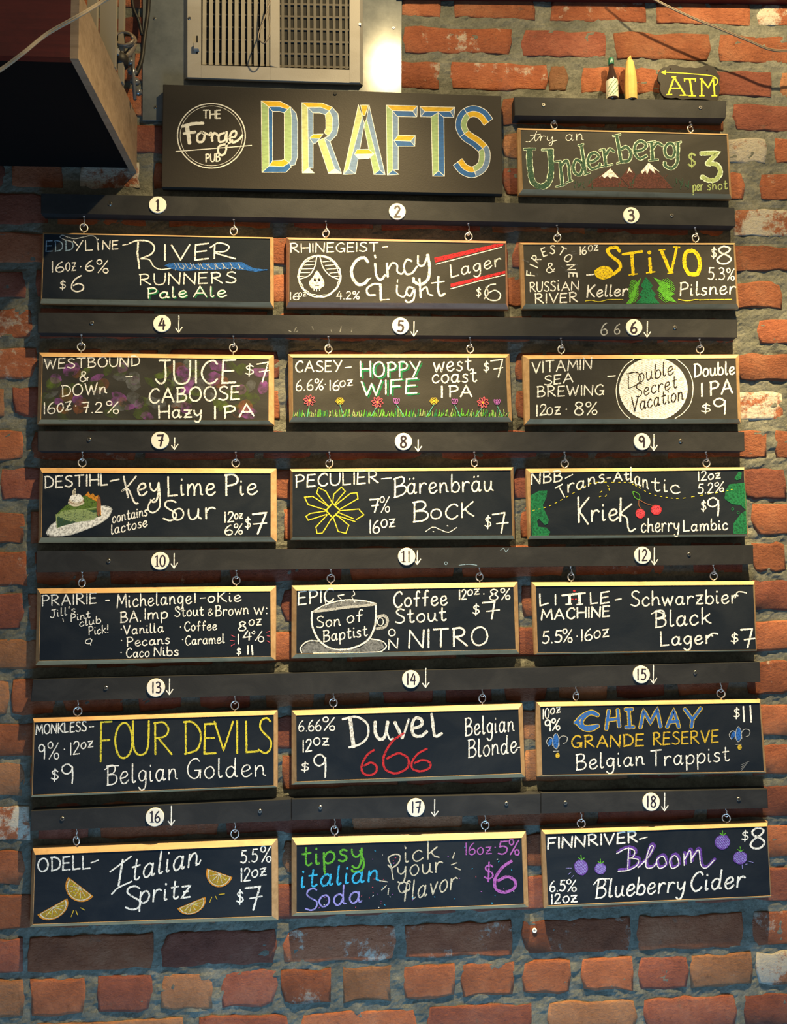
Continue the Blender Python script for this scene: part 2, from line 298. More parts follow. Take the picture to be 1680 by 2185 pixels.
# ------------------------------------------------------------------ single-line lettering (x y pairs, cap height 10, '~' = smooth)
FONT = {
'A':(7,"0 0,3.5 10,7 0|1.2 3.6,5.8 3.6"),
'B':(6,".6 0,.6 10|~0 9.8,3.6 10,5 8.2,3.8 6,.8 5.3|~.8 5.3,4.6 5,6 2.8,4.4 .5,.2 0"),
'C':(6,"~6 8.4,4.6 10,2.2 9.2,.3 6,.5 2.6,2.4 .1,4.6 .3,6 1.9"),
'D':(6.5,".8 0,.7 10|~0 9.8,3.2 9.8,6 7.4,6.4 4,4.8 1.2,.4 0"),
'E':(5,"5 10,.3 9.8,0 0,5 .2|.2 5.2,4.3 5.3"),
'F':(5,"5 10,.2 9.8,0 0|.1 5.2,4 5.4"),
'G':(6.5,"~6 8.5,4.4 10,2 9,.2 5.5,.8 1.8,3 0,5.2 .8,6 3.8|3.6 4,6.5 4,6.3 0"),
'H':(6.5,"0 10,.2 0|6.4 10,6.5 0|.1 5,6.4 5.2"),
'I':(.6,".3 10,.3 0"),
'J':(5,"~3.6 10,3.8 3,3 .4,1.4 .2,0 2|1.4 10,5.6 10"),
'K':(6,".3 10,.3 0|5.8 10,.5 4.4|~1.8 5.6,3.6 2.6,6.2 .2"),
'L':(5,"0 10,.2 0,5 .3"),
'M':(8,"0 0,1 10,4 3,7.2 10,8 0"),
'N':(6.5,"0 0,.3 10,6 0,6.5 10"),
'O':(7,"~3.6 10,1 8.4,0 4.8,1.2 1,3.6 0,6.2 1.6,7 5.2,5.8 8.8,3.6 10"),
'P':(5.5,".6 0,.6 10|~0 9.7,3.4 10,5.4 8,4.6 5.6,.8 4.6"),
'R':(6.4,".6 0,.5 10|~0 9.7,3.4 10,5.2 8,4.2 5.8,.8 5|~1.6 5.1,4 2.6,6.4 0"),
'S':(5.5,"~5.2 9,3.4 10,1.2 9.2,.8 7.2,2.8 5.4,5.2 3.6,5 1.2,2.8 0,0 1"),
'T':(6.5,"0 9.8,6.5 10|3.3 9.9,3.2 0"),
'U':(6.2,"~0 10,.1 3.4,1.2 .6,3.2 0,5.2 1,6 4,6.2 10"),
'V':(6.5,"0 10,3.2 0,6.5 10"),
'W':(9,"0 10,2.4 0,4.6 8,6.6 0,9 10"),
'Y':(6.5,"0 10,3.2 5|6.5 10,2 0"),
'Z':(6,"0 10,6 10,0 0,6 .2"),
'a':(5.6,"~4.4 4.6,2.8 5.8,.8 4.6,.2 2.2,1.4 .1,3.2 .6,4.4 3.2,4.5 5.6|~4.5 5.6,4.3 2,4.8 .2,5.8 .8"),
'b':(5,"~.4 10,.3 5,.4 .3|~.4 3,1.8 5.4,3.8 5.4,5 3,4.2 .6,2.2 0,.4 .8"),
'c':(4.4,"~4.2 4.6,2.8 5.8,.8 4.6,.1 2.4,1.2 .2,3 .1,4.6 1.4"),
'd':(5.6,"~4.3 4.4,2.8 5.6,.8 4.6,.2 2.2,1.4 .1,3.2 .6,4.4 3.2|~4.7 10,4.5 5,4.6 .8,5.8 .3"),
'e':(4.8,"~.4 2.6,2.6 3,4.2 4.2,3.4 5.8,1.4 5.4,.2 3,1 .4,3 0,5 1.6"),
'f':(4.4,"~4.4 9,3.4 10,2.2 8.8,2 5,1.9 0|.2 5.2,4 5.4"),
'g':(5,"~4.3 4.8,2.6 5.8,.6 4.4,.4 2.2,1.8 .6,3.6 1.4,4.4 4.8|~4.5 5.4,4.4 -1,3.6 -3.4,1.8 -4,.2 -2.6"),
'h':(5,".3 10,.3 0|~.4 3,1.8 5.2,3.6 5.2,4.3 3.2,4.4 .8,5.4 .4"),
'i':(1.6,"~.4 5.4,.4 1.6,.8 .2,1.7 .6|.5 7.8,.5 8.4"),
'j':(2.5,"~2 5.4,2 -2,1 -3.6,0 -2.6|2 7.8,2 8.4"),
'k':(5,".4 10,.4 0|4.4 6,.6 2.8|~1.8 3.6,3.2 1.4,5.2 .2"),
'l':(2,"~.5 10,.4 4,.5 1,1.2 .1,2.2 .8"),
'm':(8,".3 5.6,.4 0|~.5 3,1.8 5.4,3.2 5.4,3.8 3,3.8 0|~3.9 3,5.2 5.4,6.7 5.4,7.2 3,7.3 .7,8.2 .3"),
'n':(5,".3 5.6,.4 0|~.5 3,1.8 5.3,3.5 5.3,4.1 3.2,4.2 .9,5.3 .4"),
'o':(4.8,"~2.6 5.8,.8 4.8,.1 2.6,1.2 .3,2.8 0,4.4 1.4,4.7 3.6,3.8 5.4,2.6 5.8"),
'p':(5,".2 5.6,.5 -4|~.4 3.4,2 5.6,4 5.4,5 3.2,4 .6,2 0,.4 1"),
'r':(4,".3 5.6,.4 0|~.4 2.8,1.4 5,3 5.7,4.2 5"),
's':(3.8,"~3.6 5,2.2 5.8,.7 5,1.2 3.6,3.2 2.4,3.4 .8,1.8 0,0 .7"),
't':(4,"~1.8 8.8,1.7 3,2 .6,3.2 .1,4.2 1|0 5.8,3.8 6.1"),
'u':(5.2,"~.2 5.6,.3 2,1.4 .1,3 .6,4.2 3,4.3 5.6|~4.3 5.6,4.3 1.4,5.6 .3"),
'v':(4.4,"0 5.7,2.1 0,4.4 5.8"),
'w':(7,"0 5.7,1.8 0,3.6 4.8,5.2 0,7 6"),
'x':(4.5,"0 5.6,4.5 0|4.5 5.8,0 0"),
'y':(4.8,"~0 5.6,.4 3,2 1.6,3.8 3,4.5 5.6|~4.5 5.6,4.2 0,3.2 -3.2,1.6 -3.8,.2 -2.6"),
'z':(4.4,"0 5.6,4.2 5.7,.2 .1,4.6 .2|1 2.9,3.6 3"),
'0':(5.4,"~2.8 10,.8 8.4,0 5,.8 1.4,2.6 0,4.6 1.4,5.4 5,4.8 8.6,2.8 10"),
'1':(.8,".4 10,.4 0"),
'2':(5,"~.4 8,1.4 9.8,3.4 10,4.6 8,3.8 5.6,0 .2|0 .2,5.2 .3"),
'3':(5,"~.3 9.2,2.6 10,4.4 8.6,3.8 6.4,1.6 5.4|~1.6 5.4,4.4 4.8,5 2.4,3.4 .3,.2 .6"),
'4':(5.4,"3 10,0 3.6,5.4 3.8|4.2 8,4 0"),
'5':(5,"5 9.8,1.4 9.8,.8 5.8|~.8 5.8,3 6.2,4.9 4.4,4.4 1.4,2.4 0,0 .8"),
'6':(5,"~4 10,1.8 8,.2 4.4,.4 1.2,2.4 0,4.6 1.2,4.8 3.6,3 5,.8 3.8"),
'7':(5,"0 9.6,5 10,2.8 0|1.2 5,5 5.4"),
'8':(5,"~4.6 8.6,2.6 10,.8 8.6,1.2 6.6,3.8 4.6,5 2.4,3.6 .2,1.2 .3,.1 2.4,1.6 4.8,4 6.8,4.6 8.6"),
'9':(4.6,"~4.2 8.4,2.4 10,.4 8.6,.4 6.2,2 5,3.8 6.2,4.3 8.6|~4.3 8.6,4.4 4,4.2 0"),
'$':(4,"~3.8 7.4,2.4 8.6,.6 7.4,1.2 5.6,3.4 4.4,3.8 2.4,2 1.2,0 2.2|2.2 10,1.8 -.4"),
'%':(7,"~2 10,.4 9,.6 7,2 6.4,3.2 7.6,3 9.2,2 10|6.8 9.6,1 0|~5.6 3.4,4.2 2.6,4.4 .6,6 0,7 1.4,6.6 3,5.6 3.4"),
'&':(6,"~5.4 1,3.8 3.4,1.6 7,1.8 9.6,3.6 9.8,3.8 7.6,1 4.6,.2 2,1.6 0,3.8 .8,5.8 4"),
'-':(4,"0 4.8,4 5.1"), '.':(.8,".3 .4,.6 0"), '·':(.8,".3 5,.6 4.7"), ':':(.8,".3 .6,.5 .2|.3 4.6,.5 4.2"),
'!':(.8,".4 10,.3 3.4|.3 .6,.5 .2"), "'":(.8,".5 10,.2 8"),
'ä':(5.6,"~4.4 4.6,2.8 5.8,.8 4.6,.2 2.2,1.4 .1,3.2 .6,4.4 3.2,4.5 5.6|~4.5 5.6,4.3 2,4.8 .2,5.8 .8|1.4 8,1.6 8.5|3.8 8.2,4 8.7"),
}
def parse(s):
    out = []
    for st in s.split('|'):
        sm = st.startswith('~'); st = st.lstrip('~')
        pts = [tuple(float(a) for a in p.split()) for p in st.split(',')]
        out.append((sm, pts))
    return out
GL = {k: (w, parse(s)) for k, (w, s) in FONT.items()}
rs = random.Random(5)

class Panel:
    """flat drawing surface: zoom coordinates -> photo pixels -> points on the plane Y"""
    def __init__(s, ox, oy, sc, Y):
        s.ox, s.oy, s.sc, s.Y = ox, oy, sc, Y; s.parts = {}; s.part = 'chalk_lettering'; s.z = {}
    def emit(s, pts, fs, col, L):
        X = [s.ox+v.x/s.sc for v in pts]; Y = [s.oy+v.y/s.sc for v in pts]
        s.parts.setdefault(s.part, []).append(((min(X), min(Y), max(X), max(Y)), [s.w3(v.x, v.y, L) for v in pts], fs, chalk(col)))
    def w3(s, x, y, lift): return at(s.ox+x/s.sc, s.oy+y/s.sc, s.Y+lift)
    def lift(s):
        k = 'z'; s.z[k] = s.z.get(k, 0)+1
        return 0.00012+s.z[k]*0.0000035
    def stroke(s, pts, w=10, col='w', smooth=False, rough=0.16, taper=True):
        P = [Vector((p[0], p[1])) for p in pts]
        P = smooth_pts(P, 6) if smooth else P
        # resample
        step = max(3.5, w*0.45); w = w*0.88; Q = [P[0]]
        for i in range(len(P)-1):
            d = (P[i+1]-P[i]).length; n = max(1, int(d/step))
            if d < 1e-6: continue
            for j in range(1, n+1): Q.append(P[i].lerp(P[i+1], j/n))
        if len(Q) < 2: Q = [P[0], P[0]+Vector((0.5, 0.5))]
        L = s.lift(); n = len(Q); lf = []; rt = []
        closed = (Q[0]-Q[-1]).length < 1e-3
        for i, p in enumerate(Q):
            a = Q[i]-Q[i-1] if i > 0 else (Q[0]-Q[-2] if closed else Q[1]-Q[0])
            b = Q[i+1]-Q[i] if i < n-1 else (Q[1]-Q[0] if closed else Q[-1]-Q[-2])
            if a.length < 1e-6: a = b
            if b.length < 1e-6: b = a
            a = a.normalized(); b = b.normalized(); t = a+b
            if t.length < 0.35: t = a
            t = t.normalized(); nn = Vector((-t.y, t.x)); k = min(1.5, 1/max(0.6, abs(nn.dot(Vector((-a.y, a.x))))))
            hw = w/2*k
            lf.append(p+nn*hw*(1+rs.uniform(-rough, rough))); rt.append(p-nn*hw*(1+rs.uniform(-rough, rough)))
        vs = []; fs = []
        for a, b in zip(lf, rt): vs += [a, b]
        for i in range(n-1): fs.append([2*i, 2*i+1, 2*i+3, 2*i+2])
        if not closed:
            for e, (p, q, c, sg) in enumerate(((lf[0], rt[0], Q[0], -1), (lf[-1], rt[-1], Q[-1], 1))):
                t = (Q[1]-Q[0]).normalized() if e == 0 else (Q[-1]-Q[-2]).normalized()
                i0 = 0 if e == 0 else 2*(n-1); k = len(vs); h = (p-c)
                vs += [c+h*0.6+t*sg*w*0.4*0.8, c-h*0.6+t*sg*w*0.4*0.8]
                fs.append([i0, k, k+1, i0+1] if e == 0 else [i0, i0+1, k+1, k])
        s.emit(vs, fs, col, L)
    def p(s, txt, w=10, col='w', dx=0, dy=0, **k):
        for sm, pts in parse(txt): s.stroke([(x+dx, y+dy) for x, y in pts], w, col, sm, **k)
    def fill(s, txt, col='w', outline=None, ow=4, dx=0, dy=0):
        for sm, pts in (parse(txt) if isinstance(txt, str) else [(False, txt)]):
            P = [Vector((x+dx, y+dy)) for x, y in pts]
            if sm:
                P = smooth_pts(P+[P[0]], 5)[:-1]
            tri = geometry.tessellate_polygon([[Vector((v.x, v.y, 0)) for v in P]])
            L = s.lift(); s.emit(P, [list(t) for t in tri], col, L)
            if outline: s.stroke([(v.x, v.y) for v in P]+[(P[0].x, P[0].y)], ow, outline, False)
    def ell(s, cx, cy, rx, ry, col, fill=True, w=8, rot=0, jit=0.04, outline=None, n=20, a0=0, a1=360):
        pts = []
        for k in range(n+(0 if a1-a0 == 360 else 1)):
            a = math.radians(a0+(a1-a0)*k/n); j = 1+rs.uniform(-jit, jit)
            x, y = rx*math.cos(a)*j, ry*math.sin(a)*j; r = math.radians(rot)
            pts.append((cx+x*math.cos(r)-y*math.sin(r), cy+x*math.sin(r)+y*math.cos(r)))
        if fill: s.fill(pts, col, outline, w)
        else:
            if a1-a0 == 360: pts.append(pts[0])
            s.stroke(pts, w, col, True)
    def hatch(s, cx, cy, rx, ry, col, n=8, w=4, ang=30):
        a = math.radians(ang); d = Vector((math.cos(a), math.sin(a))); e = Vector((-d.y, d.x))
        for k in range(n):
            u = -0.9+1.8*k/(n-1); l = math.sqrt(max(0.02, 1-u*u))*rs.uniform(.8, 1)
            c = Vector((cx, cy)); A = e*u; p0 = c+Vector(((A.x-d.x*l)*rx, (A.y-d.y*l)*ry)); p1 = c+Vector(((A.x+d.x*l)*rx, (A.y+d.y*l)*ry))
            s.stroke([p0, p1], w, col)
    def t(s, txt, x0, y0, x1, y1=None, h=70, w=10, col='w', sl=0.0, sp=1.9, hy=None, vary=0.0):
        if y1 is None: y1 = y0
        ws = []; pen = 0.0
        for ch in txt:
            if ch == ' ': pen += 3.2; continue
            ws.append((ch, pen)); pen += GL[ch][0]+sp
        tot = max(0.8, pen-sp); ux = (x1-x0)/tot; uy = (y1-y0)/tot; sc = h/10.0
        for ch, off in ws:
            jx = rs.uniform(-.12, .12); jy = rs.uniform(-.15, .15); hs = sc*(1+rs.uniform(-.03, .03))
            for sm, pts in GL[ch][1]:
                out = []
                for (gx, gy) in pts:
                    u = off+gx+jx
                    out.append((x0+ux*u+gy*hs*(sl), y0+uy*u-(gy+jy)*hs))
                s.stroke(out, w*rs.uniform(.92, 1.08), col, sm)
    def l(s, ch, cx, cy, h, rot=0, w=10, col='w', sx=1.0):
        gw, sts = GL[ch]; r = math.radians(rot); sc = h/10
        for sm, pts in sts:
            out = []
            for gx, gy in pts:
                x = (gx-gw/2)*sc*sx; y = -(gy-5)*sc
                out.append((cx+x*math.cos(r)-y*math.sin(r), cy+x*math.sin(r)+y*math.cos(r)))
            s.stroke(out, w, col, sm)
    def finish(s, parent):
        for name, items in s.parts.items():
            n = len(items); g = list(range(n))
            stuff = name in ('chalk_smudge', 'chalk_speckle', 'chalk_smear')
            if not stuff and name.startswith('chalk'):
                gap = 6.5
                def root(i):
                    while g[i] != i: g[i] = g[g[i]]; i = g[i]
                    return i
                for i in range(n):
                    A = items[i][0]
                    for j in range(i+1, n):
                        B = items[j][0]
                        if A[0]-gap < B[2] and B[0]-gap < A[2] and A[1]-3 < B[3] and B[1]-3 < A[3]: g[root(i)] = root(j)
                g = [root(i) for i in range(n)]
            else: g = [0]*n
            for k in sorted(set(g)):
                mb = MB(); mats = []
                for i in range(n):
                    if g[i] != k: continue
                    _, vs, fs, m = items[i]
                    if m not in mats: mats.append(m)
                    mb.add(vs, fs, mats.index(m))
                o = mb.build(name, mats, parent)
                if stuff: o['kind'] = 'stuff'
# ------------------------------------------------------------------ the brick wall
rw = random.Random(11)
COURSE = {0:((-130,-68),(-62,-8)), 1:((-50,8),(10,55)), 2:((30,85),(77,133)), 3:((105,165),(152,205)), 4:((183,242),(223,278)), 5:((262,320),(295,347)), 6:((342,397),(369,425)),
 7:((413,476),(446,503)), 8:((496,558),(525,578)), 9:((577,635),(600,659)), 10:((658,720),(681,731)), 11:((742,808),(755,812)), 12:((826,889),(835,898)), 13:((920,981),(919,976)),
 14:((999,1066),(1000,1064)), 15:((1094,1158),(1076,1141)), 16:((1176,1250),(1157,1221)), 17:((1267,1343),(1239,1302)), 18:((1363,1429),(1324,1388)), 19:((1451,1525),(1411,1481)),
 20:((1544,1613),(1504,1570)), 21:((1628,1699),(1590,1653)), 22:((1719,1795),(1678,1745)), 23:((1817,1888),(1763,1832)), 24:((1908,1983),(1853,1922)), 25:((2003,2076),(1946,2019)),
 26:((2091,2171),(2032,2101)), 27:((2188,2262),(2122,2192)), 28:((2282,2358),(2212,2280))}
KNOWN = {
 1:[(857,944),(966,1146),(1174,1379),(1401,1601),(1618,1840)], 2:[(860,1092),(1114,1295),(1310,1517),(1535,1760)], 3:[(740,941),(959,1171),(1174,1215),(1240,1420),(1436,1648),(1665,1860)],
 4:[(610,835),(850,1058),(1072,1300),(1318,1548),(1569,1790)], 5:[(935,1060),(1074,1180),(1192,1300),(1312,1420),(1432,1530),(1542,1637),(1652,1770)], 6:[(24,137),(165,300),(326,352),(372,590),(610,820),(840,1052),(1072,1300),(1350,1592),(1625,1860)],
 7:[(-130,105),(120,313),(357,580),(627,797),(813,1028),(1050,1254),(1265,1470),(1490,1548),(1568,1800)], 8:[(-60,170),(185,400),(415,640),(665,880),(905,1083),(1093,1330),(1345,1552),(1566,1790)],
 9:[(-160,55),(74,330),(345,560),(572,800),(815,1040),(1060,1300),(1320,1555),(1572,1674),(1692,1880)], 10:[(-130,68),(84,330),(345,570),(588,664),(680,900),(918,1136),(1152,1378),(1400,1575),(1613,1840)],
 11:[(-60,80),(100,340),(356,600),(612,830),(850,1085),(1098,1330),(1348,1555),(1570,1800)], 12:[(-60,8),(24,104),(118,228),(242,350),(364,470),(484,600),(612,720),(734,840),(856,960),(976,1085),(1100,1212),(1226,1330),(1346,1450),(1466,1566),(1580,1675),(1692,1800)],
 13:[(-150,50),(66,290),(310,545),(560,670),(685,909),(937,1150),(1177,1393),(1424,1638),(1652,1880)], 14:[(0,190),(208,430),(450,690),(710,930),(950,1085),(1096,1340),(1356,1570),(1590,1678),(1694,1880)],
 16:[(-100,60),(74,213),(233,470),(487,729),(748,974),(987,1210),(1230,1438),(1476,1590),(1606,1680),(1696,1900)],
 19:[(-70,16),(21,118),(132,262),(294,389),(421,535),(566,672),(692,790),(817,927),(950,1050),(1076,1170),(1189,1300),(1316,1419),(1445,1557),(1593,1700),(1716,1830)],
 22:[(-180,65),(80,190),(208,466),(483,729),(746,992),(1015,1253),(1275,1491),(1509,1725)],
 25:[(-160,48),(60,328),(343,588),(603,848),(862,1098),(1115,1348),(1360,1590),(1607,1830)],
 26:[(-60,50),(65,183),(205,323),(340,455),(470,590),(600,708),(730,835),(860,972),(986,1100),(1110,1221),(1241,1352),(1360,1468),(1477,1608),(1614,1740)],
 27:[(-120,50),(70,395),(420,620),(640,895),(912,1137),(1167,1362),(1375,1572),(1590,1820)]}
A_J = [-205, 55, 335, 595, 855, 1106, 1354, 1598, 1850]; B_J = [-60, 198, 465, 728, 984, 1232, 1476, 1722, 1960]
LOOK = {(1,1174):4,(1,1618):3,(2,860):4,(3,959):4,(5,1542):3,(5,1652):4,(7,1568):3,(12,1580):3,(22,-180):3,(26,1614):3,(26,600):4,(25,603):4,(25,1115):4,(6,165):3,(11,-60):4,(15,-60):4,
 (17,465):4,(25,1607):4,(23,1598):2,(26,1477):2,(26,340):2,(26,860):0,(10,1613):4,(8,1566):0,(9,1572):0,(11,1570):0,(13,1424):0,(2,1310):0,(2,1535):0,(3,1240):0,(1,857):0,(4,1569):1,(27,420):1,(16,233):4,(16,1230):4,(26,470):1,(27,1375):1,(27,1590):1}
wall = MB(); wr = random.Random(3)
x0, x1, z0, z1 = at(-190, 1100).x, at(1880, 1100).x, at(840, 2330).z, at(840, -110).z
NX, NZ = 300, 400; vs = []
for j in range(NZ+1):
    for i in range(NX+1):
        x = x0+(x1-x0)*i/NX; z = z0+(z1-z0)*j/NZ
        h = noise.fractal(Vector((x*38, z*55, 3.1)), 0.8, 2.1, 4)*0.0032+noise.noise(Vector((x*9, z*9, 8)))*0.0016
        vs.append((x, 0.0025-max(-0.0040, min(0.0028, h*0.9)), z))
wall.add(vs, [[j*(NX+1)+i, j*(NX+1)+i+1, (j+1)*(NX+1)+i+1, (j+1)*(NX+1)+i] for j in range(NZ) for i in range(NX)])
X0, X1, Z0, Z1 = x0-0.9, x1+0.9, 0.0, z1+0.55
for a, b, c, d in ((X0, Z0, x0, Z1), (x1, Z0, X1, Z1), (x0, Z0, x1, z0), (x0, z1, x1, Z1)):
    wall.add([(a, 0.0022, b), (c, 0.0022, b), (c, 0.0022, d), (a, 0.0022, d)], [(0, 1, 2, 3)])
wall.box((X0, 0.013, Z0), (X1, 0.14, Z1))
WALL = wall.build('wall_back', MORTAR, None, False, (0, 0, 1.0)); tag(WALL, kind='structure', label='old red brick wall with thick rough grey mortar joints', cat='wall')
def course_y(k, px, bottom):
    if k < 0: return course_y(0, px, bottom)+k*77
    if k > 28: return course_y(28, px, bottom)+(k-28)*93
    (a, b), (c, d) = COURSE[k]; l, r = (b, d) if bottom else (a, c)
    return l+(r-l)*(px-40)/1600.0
def brick(k, xa, xb, into=None):
    key = (k, xa); xa += rw.uniform(-2, 2); xb += rw.uniform(-2, 2)
    q = [at(xa, course_y(k, xa, 1)), at(xb, course_y(k, xb, 1)), at(xb, course_y(k, xb, 0)), at(xa, course_y(k, xa, 0))]
    c = sum(q, Vector())/4; n = 18; ring = []
    w = (xb-xa); nl = 7 if w > 150 else 4; side = []
    for e in range(4):
        a, b = q[e], q[(e+1) % 4]; m = nl if e % 2 == 0 else 2
        for t in range(m):
            f = t/m
            p = a.lerp(b, f)
            j = 0.0026
            if t == 0: p = p.lerp(c, min(0.9, (0.0012+rw.random()**3*0.009)/(p-c).length))
            p += Vector((rw.uniform(-j, j), 0, rw.uniform(-j, j))); side.append(p)
    y = rw.uniform(-0.0006, 0.0008); ti = rw.uniform(-0.0006, 0.0006)
    def inset(p, d, yy):
        v = c-p; L = v.length; s = Vector((v.x/L*d, 0, v.z/L*d*1.0)); r = p+s; r.y = yy; return r
    R0 = [Vector((p.x, 0.011, p.z)) for p in side]
    R1 = [inset(p, 0.0001, 0.0032+rw.uniform(-.0008, .0008)) for p in side]
    R2 = [inset(p, rw.uniform(0.0008, 0.0022), 0.0008+y) for p in side]
    R3 = [inset(p, rw.uniform(0.005, 0.009), y+ti+rw.uniform(-0.0004, 0.0004)) for p in side]
    mb = into or MB(); start = len(mb.v); mb.loops([R0, R1, R2, R3], True, False, False)
    m = len(R3); cc = [c+Vector((d, 0, 0)) for d in ((-0.045, 0.045) if w > 150 else (0,))]
    for p in cc: p.y = y
    base = len(mb.v); mb.v += [Vector(p) for p in cc]; off = start+m*3
    near = [min(range(len(cc)), key=lambda t: (cc[t]-R3[i]).length) for i in range(m)]
    for i in range(m):
        k2 = (i+1) % m
        if near[i] == near[k2]: mb.f.append([off+i, off+k2, base+near[i]]); mb.m.append(0)
        else: mb.f.append([off+i, off+k2, base+near[k2], base+near[i]]); mb.m.append(0)
    if into is not None: return
    look = LOOK.get(key)
    if look is None: look = rw.choices([0, 1, 2, 4], [5, 5, 2, 1.6])[0]
    # keep winding facing the room
    o = mb.build('brick', BR[look], WALL, True)
    return o
nb = 0
for k in COURSE:
    lst = list(KNOWN.get(k, []))
    J = A_J if k % 2 else B_J
    if not lst: lst = [(J[i]+rw.uniform(4, 9), J[i+1]-rw.uniform(4, 9)) for i in range(len(J)-1)]
    else:
        xa = lst[0][0]-16
        while xa > -60: lst.insert(0, (xa-232, xa)); xa -= 248
    for a, b in lst:
        if b < -110 or a > 1800: continue
        brick(k, a, b); nb += 1

far = MB()      # the same bond beyond the frame, too far out to be counted in the photo
for k in range(-6, 34):
    inside = k in COURSE
    J = [((-1130 if k % 2 else -1000)+i*255) for i in range(17)]
    for a, b in zip(J, J[1:]):
        a2, b2 = a+7, b-7
        if inside:
            lst = KNOWN.get(k) or [((A_J if k % 2 else B_J)[i], (A_J if k % 2 else B_J)[i+1]) for i in range(8)]
            lo_ = min([q[0] for q in lst if q[1] >= -110] or [0]); hi_ = max(q[1] for q in lst if q[0] <= 1800)
            while lo_ > -110 and k in KNOWN: lo_ -= 248
            if not (b2 < lo_-4 or a2 > hi_+4): continue
        brick(k, a2, b2, far)
o = far.build('brick_courses', BR[0], WALL, True); o['kind'] = 'stuff'
# ceiling edge along the top right
tb = MB(); p = at(846, 0, 0); p2 = at(1840, 12, 0)
tb.add([(p.x, 0, p.z), (p2.x, 0, p2.z), (p2.x, -0.018, p2.z), (p.x, -0.018, p.z), (p.x, 0, p.z+.06), (p2.x, 0, p.z+.06), (p2.x, -0.018, p.z+.06), (p.x, -0.018, p.z+.06)],
       [(0,3,2,1),(4,5,6,7),(3,7,6,2),(0,1,5,4),(1,2,6,5),(3,0,4,7)])
tag(tb.build('trim_1', REDW), 'dark red timber edge running along the top right of the wall', 'trim', kind='structure')

def qbox(mb, q, Yf, Yb, mi=0, bev=0.0008):
    """slab whose front corners are seen at four photo pixels (TL TR BR BL)"""
    F = [at(x, y, Yf) for x, y in q]; c = sum(F, Vector())/4
    f2 = [p+(c-p).normalized()*bev*1.4 for p in F]; f1 = [Vector((p.x, p.y+bev, p.z)) for p in F]
    B = [Vector((p.x, -Yb, p.z)) for p in F]
    mb.loops([[B[3],B[2],B[1],B[0]], [f1[3],f1[2],f1[1],f1[0]], [f2[3],f2[2],f2[1],f2[0]]], True, True, True, mi)
def screw_head(px, py, Y, parent, r=0.0036, mat=None):
    mb = MB(); c = at(px, py, Y); mb.disc(c, r, 0.0014, 16)
    o = mb.build('screw', mat or SCREWM, parent)
    s = MB()
    for a in (0.5, 0.5+math.pi/2):
        d = Vector((math.cos(a), 0, math.sin(a)))*r*0.6; e = Vector((-math.sin(a), 0, math.cos(a)))*r*0.13; y = Vector((0, -0.00155, 0))
        s.add([c-d-e+y, c+d-e+y, c+d+e+y, c-d+e+y], [(0, 1, 2, 3)])
    s.build('screw_slot', BLACKM, o)
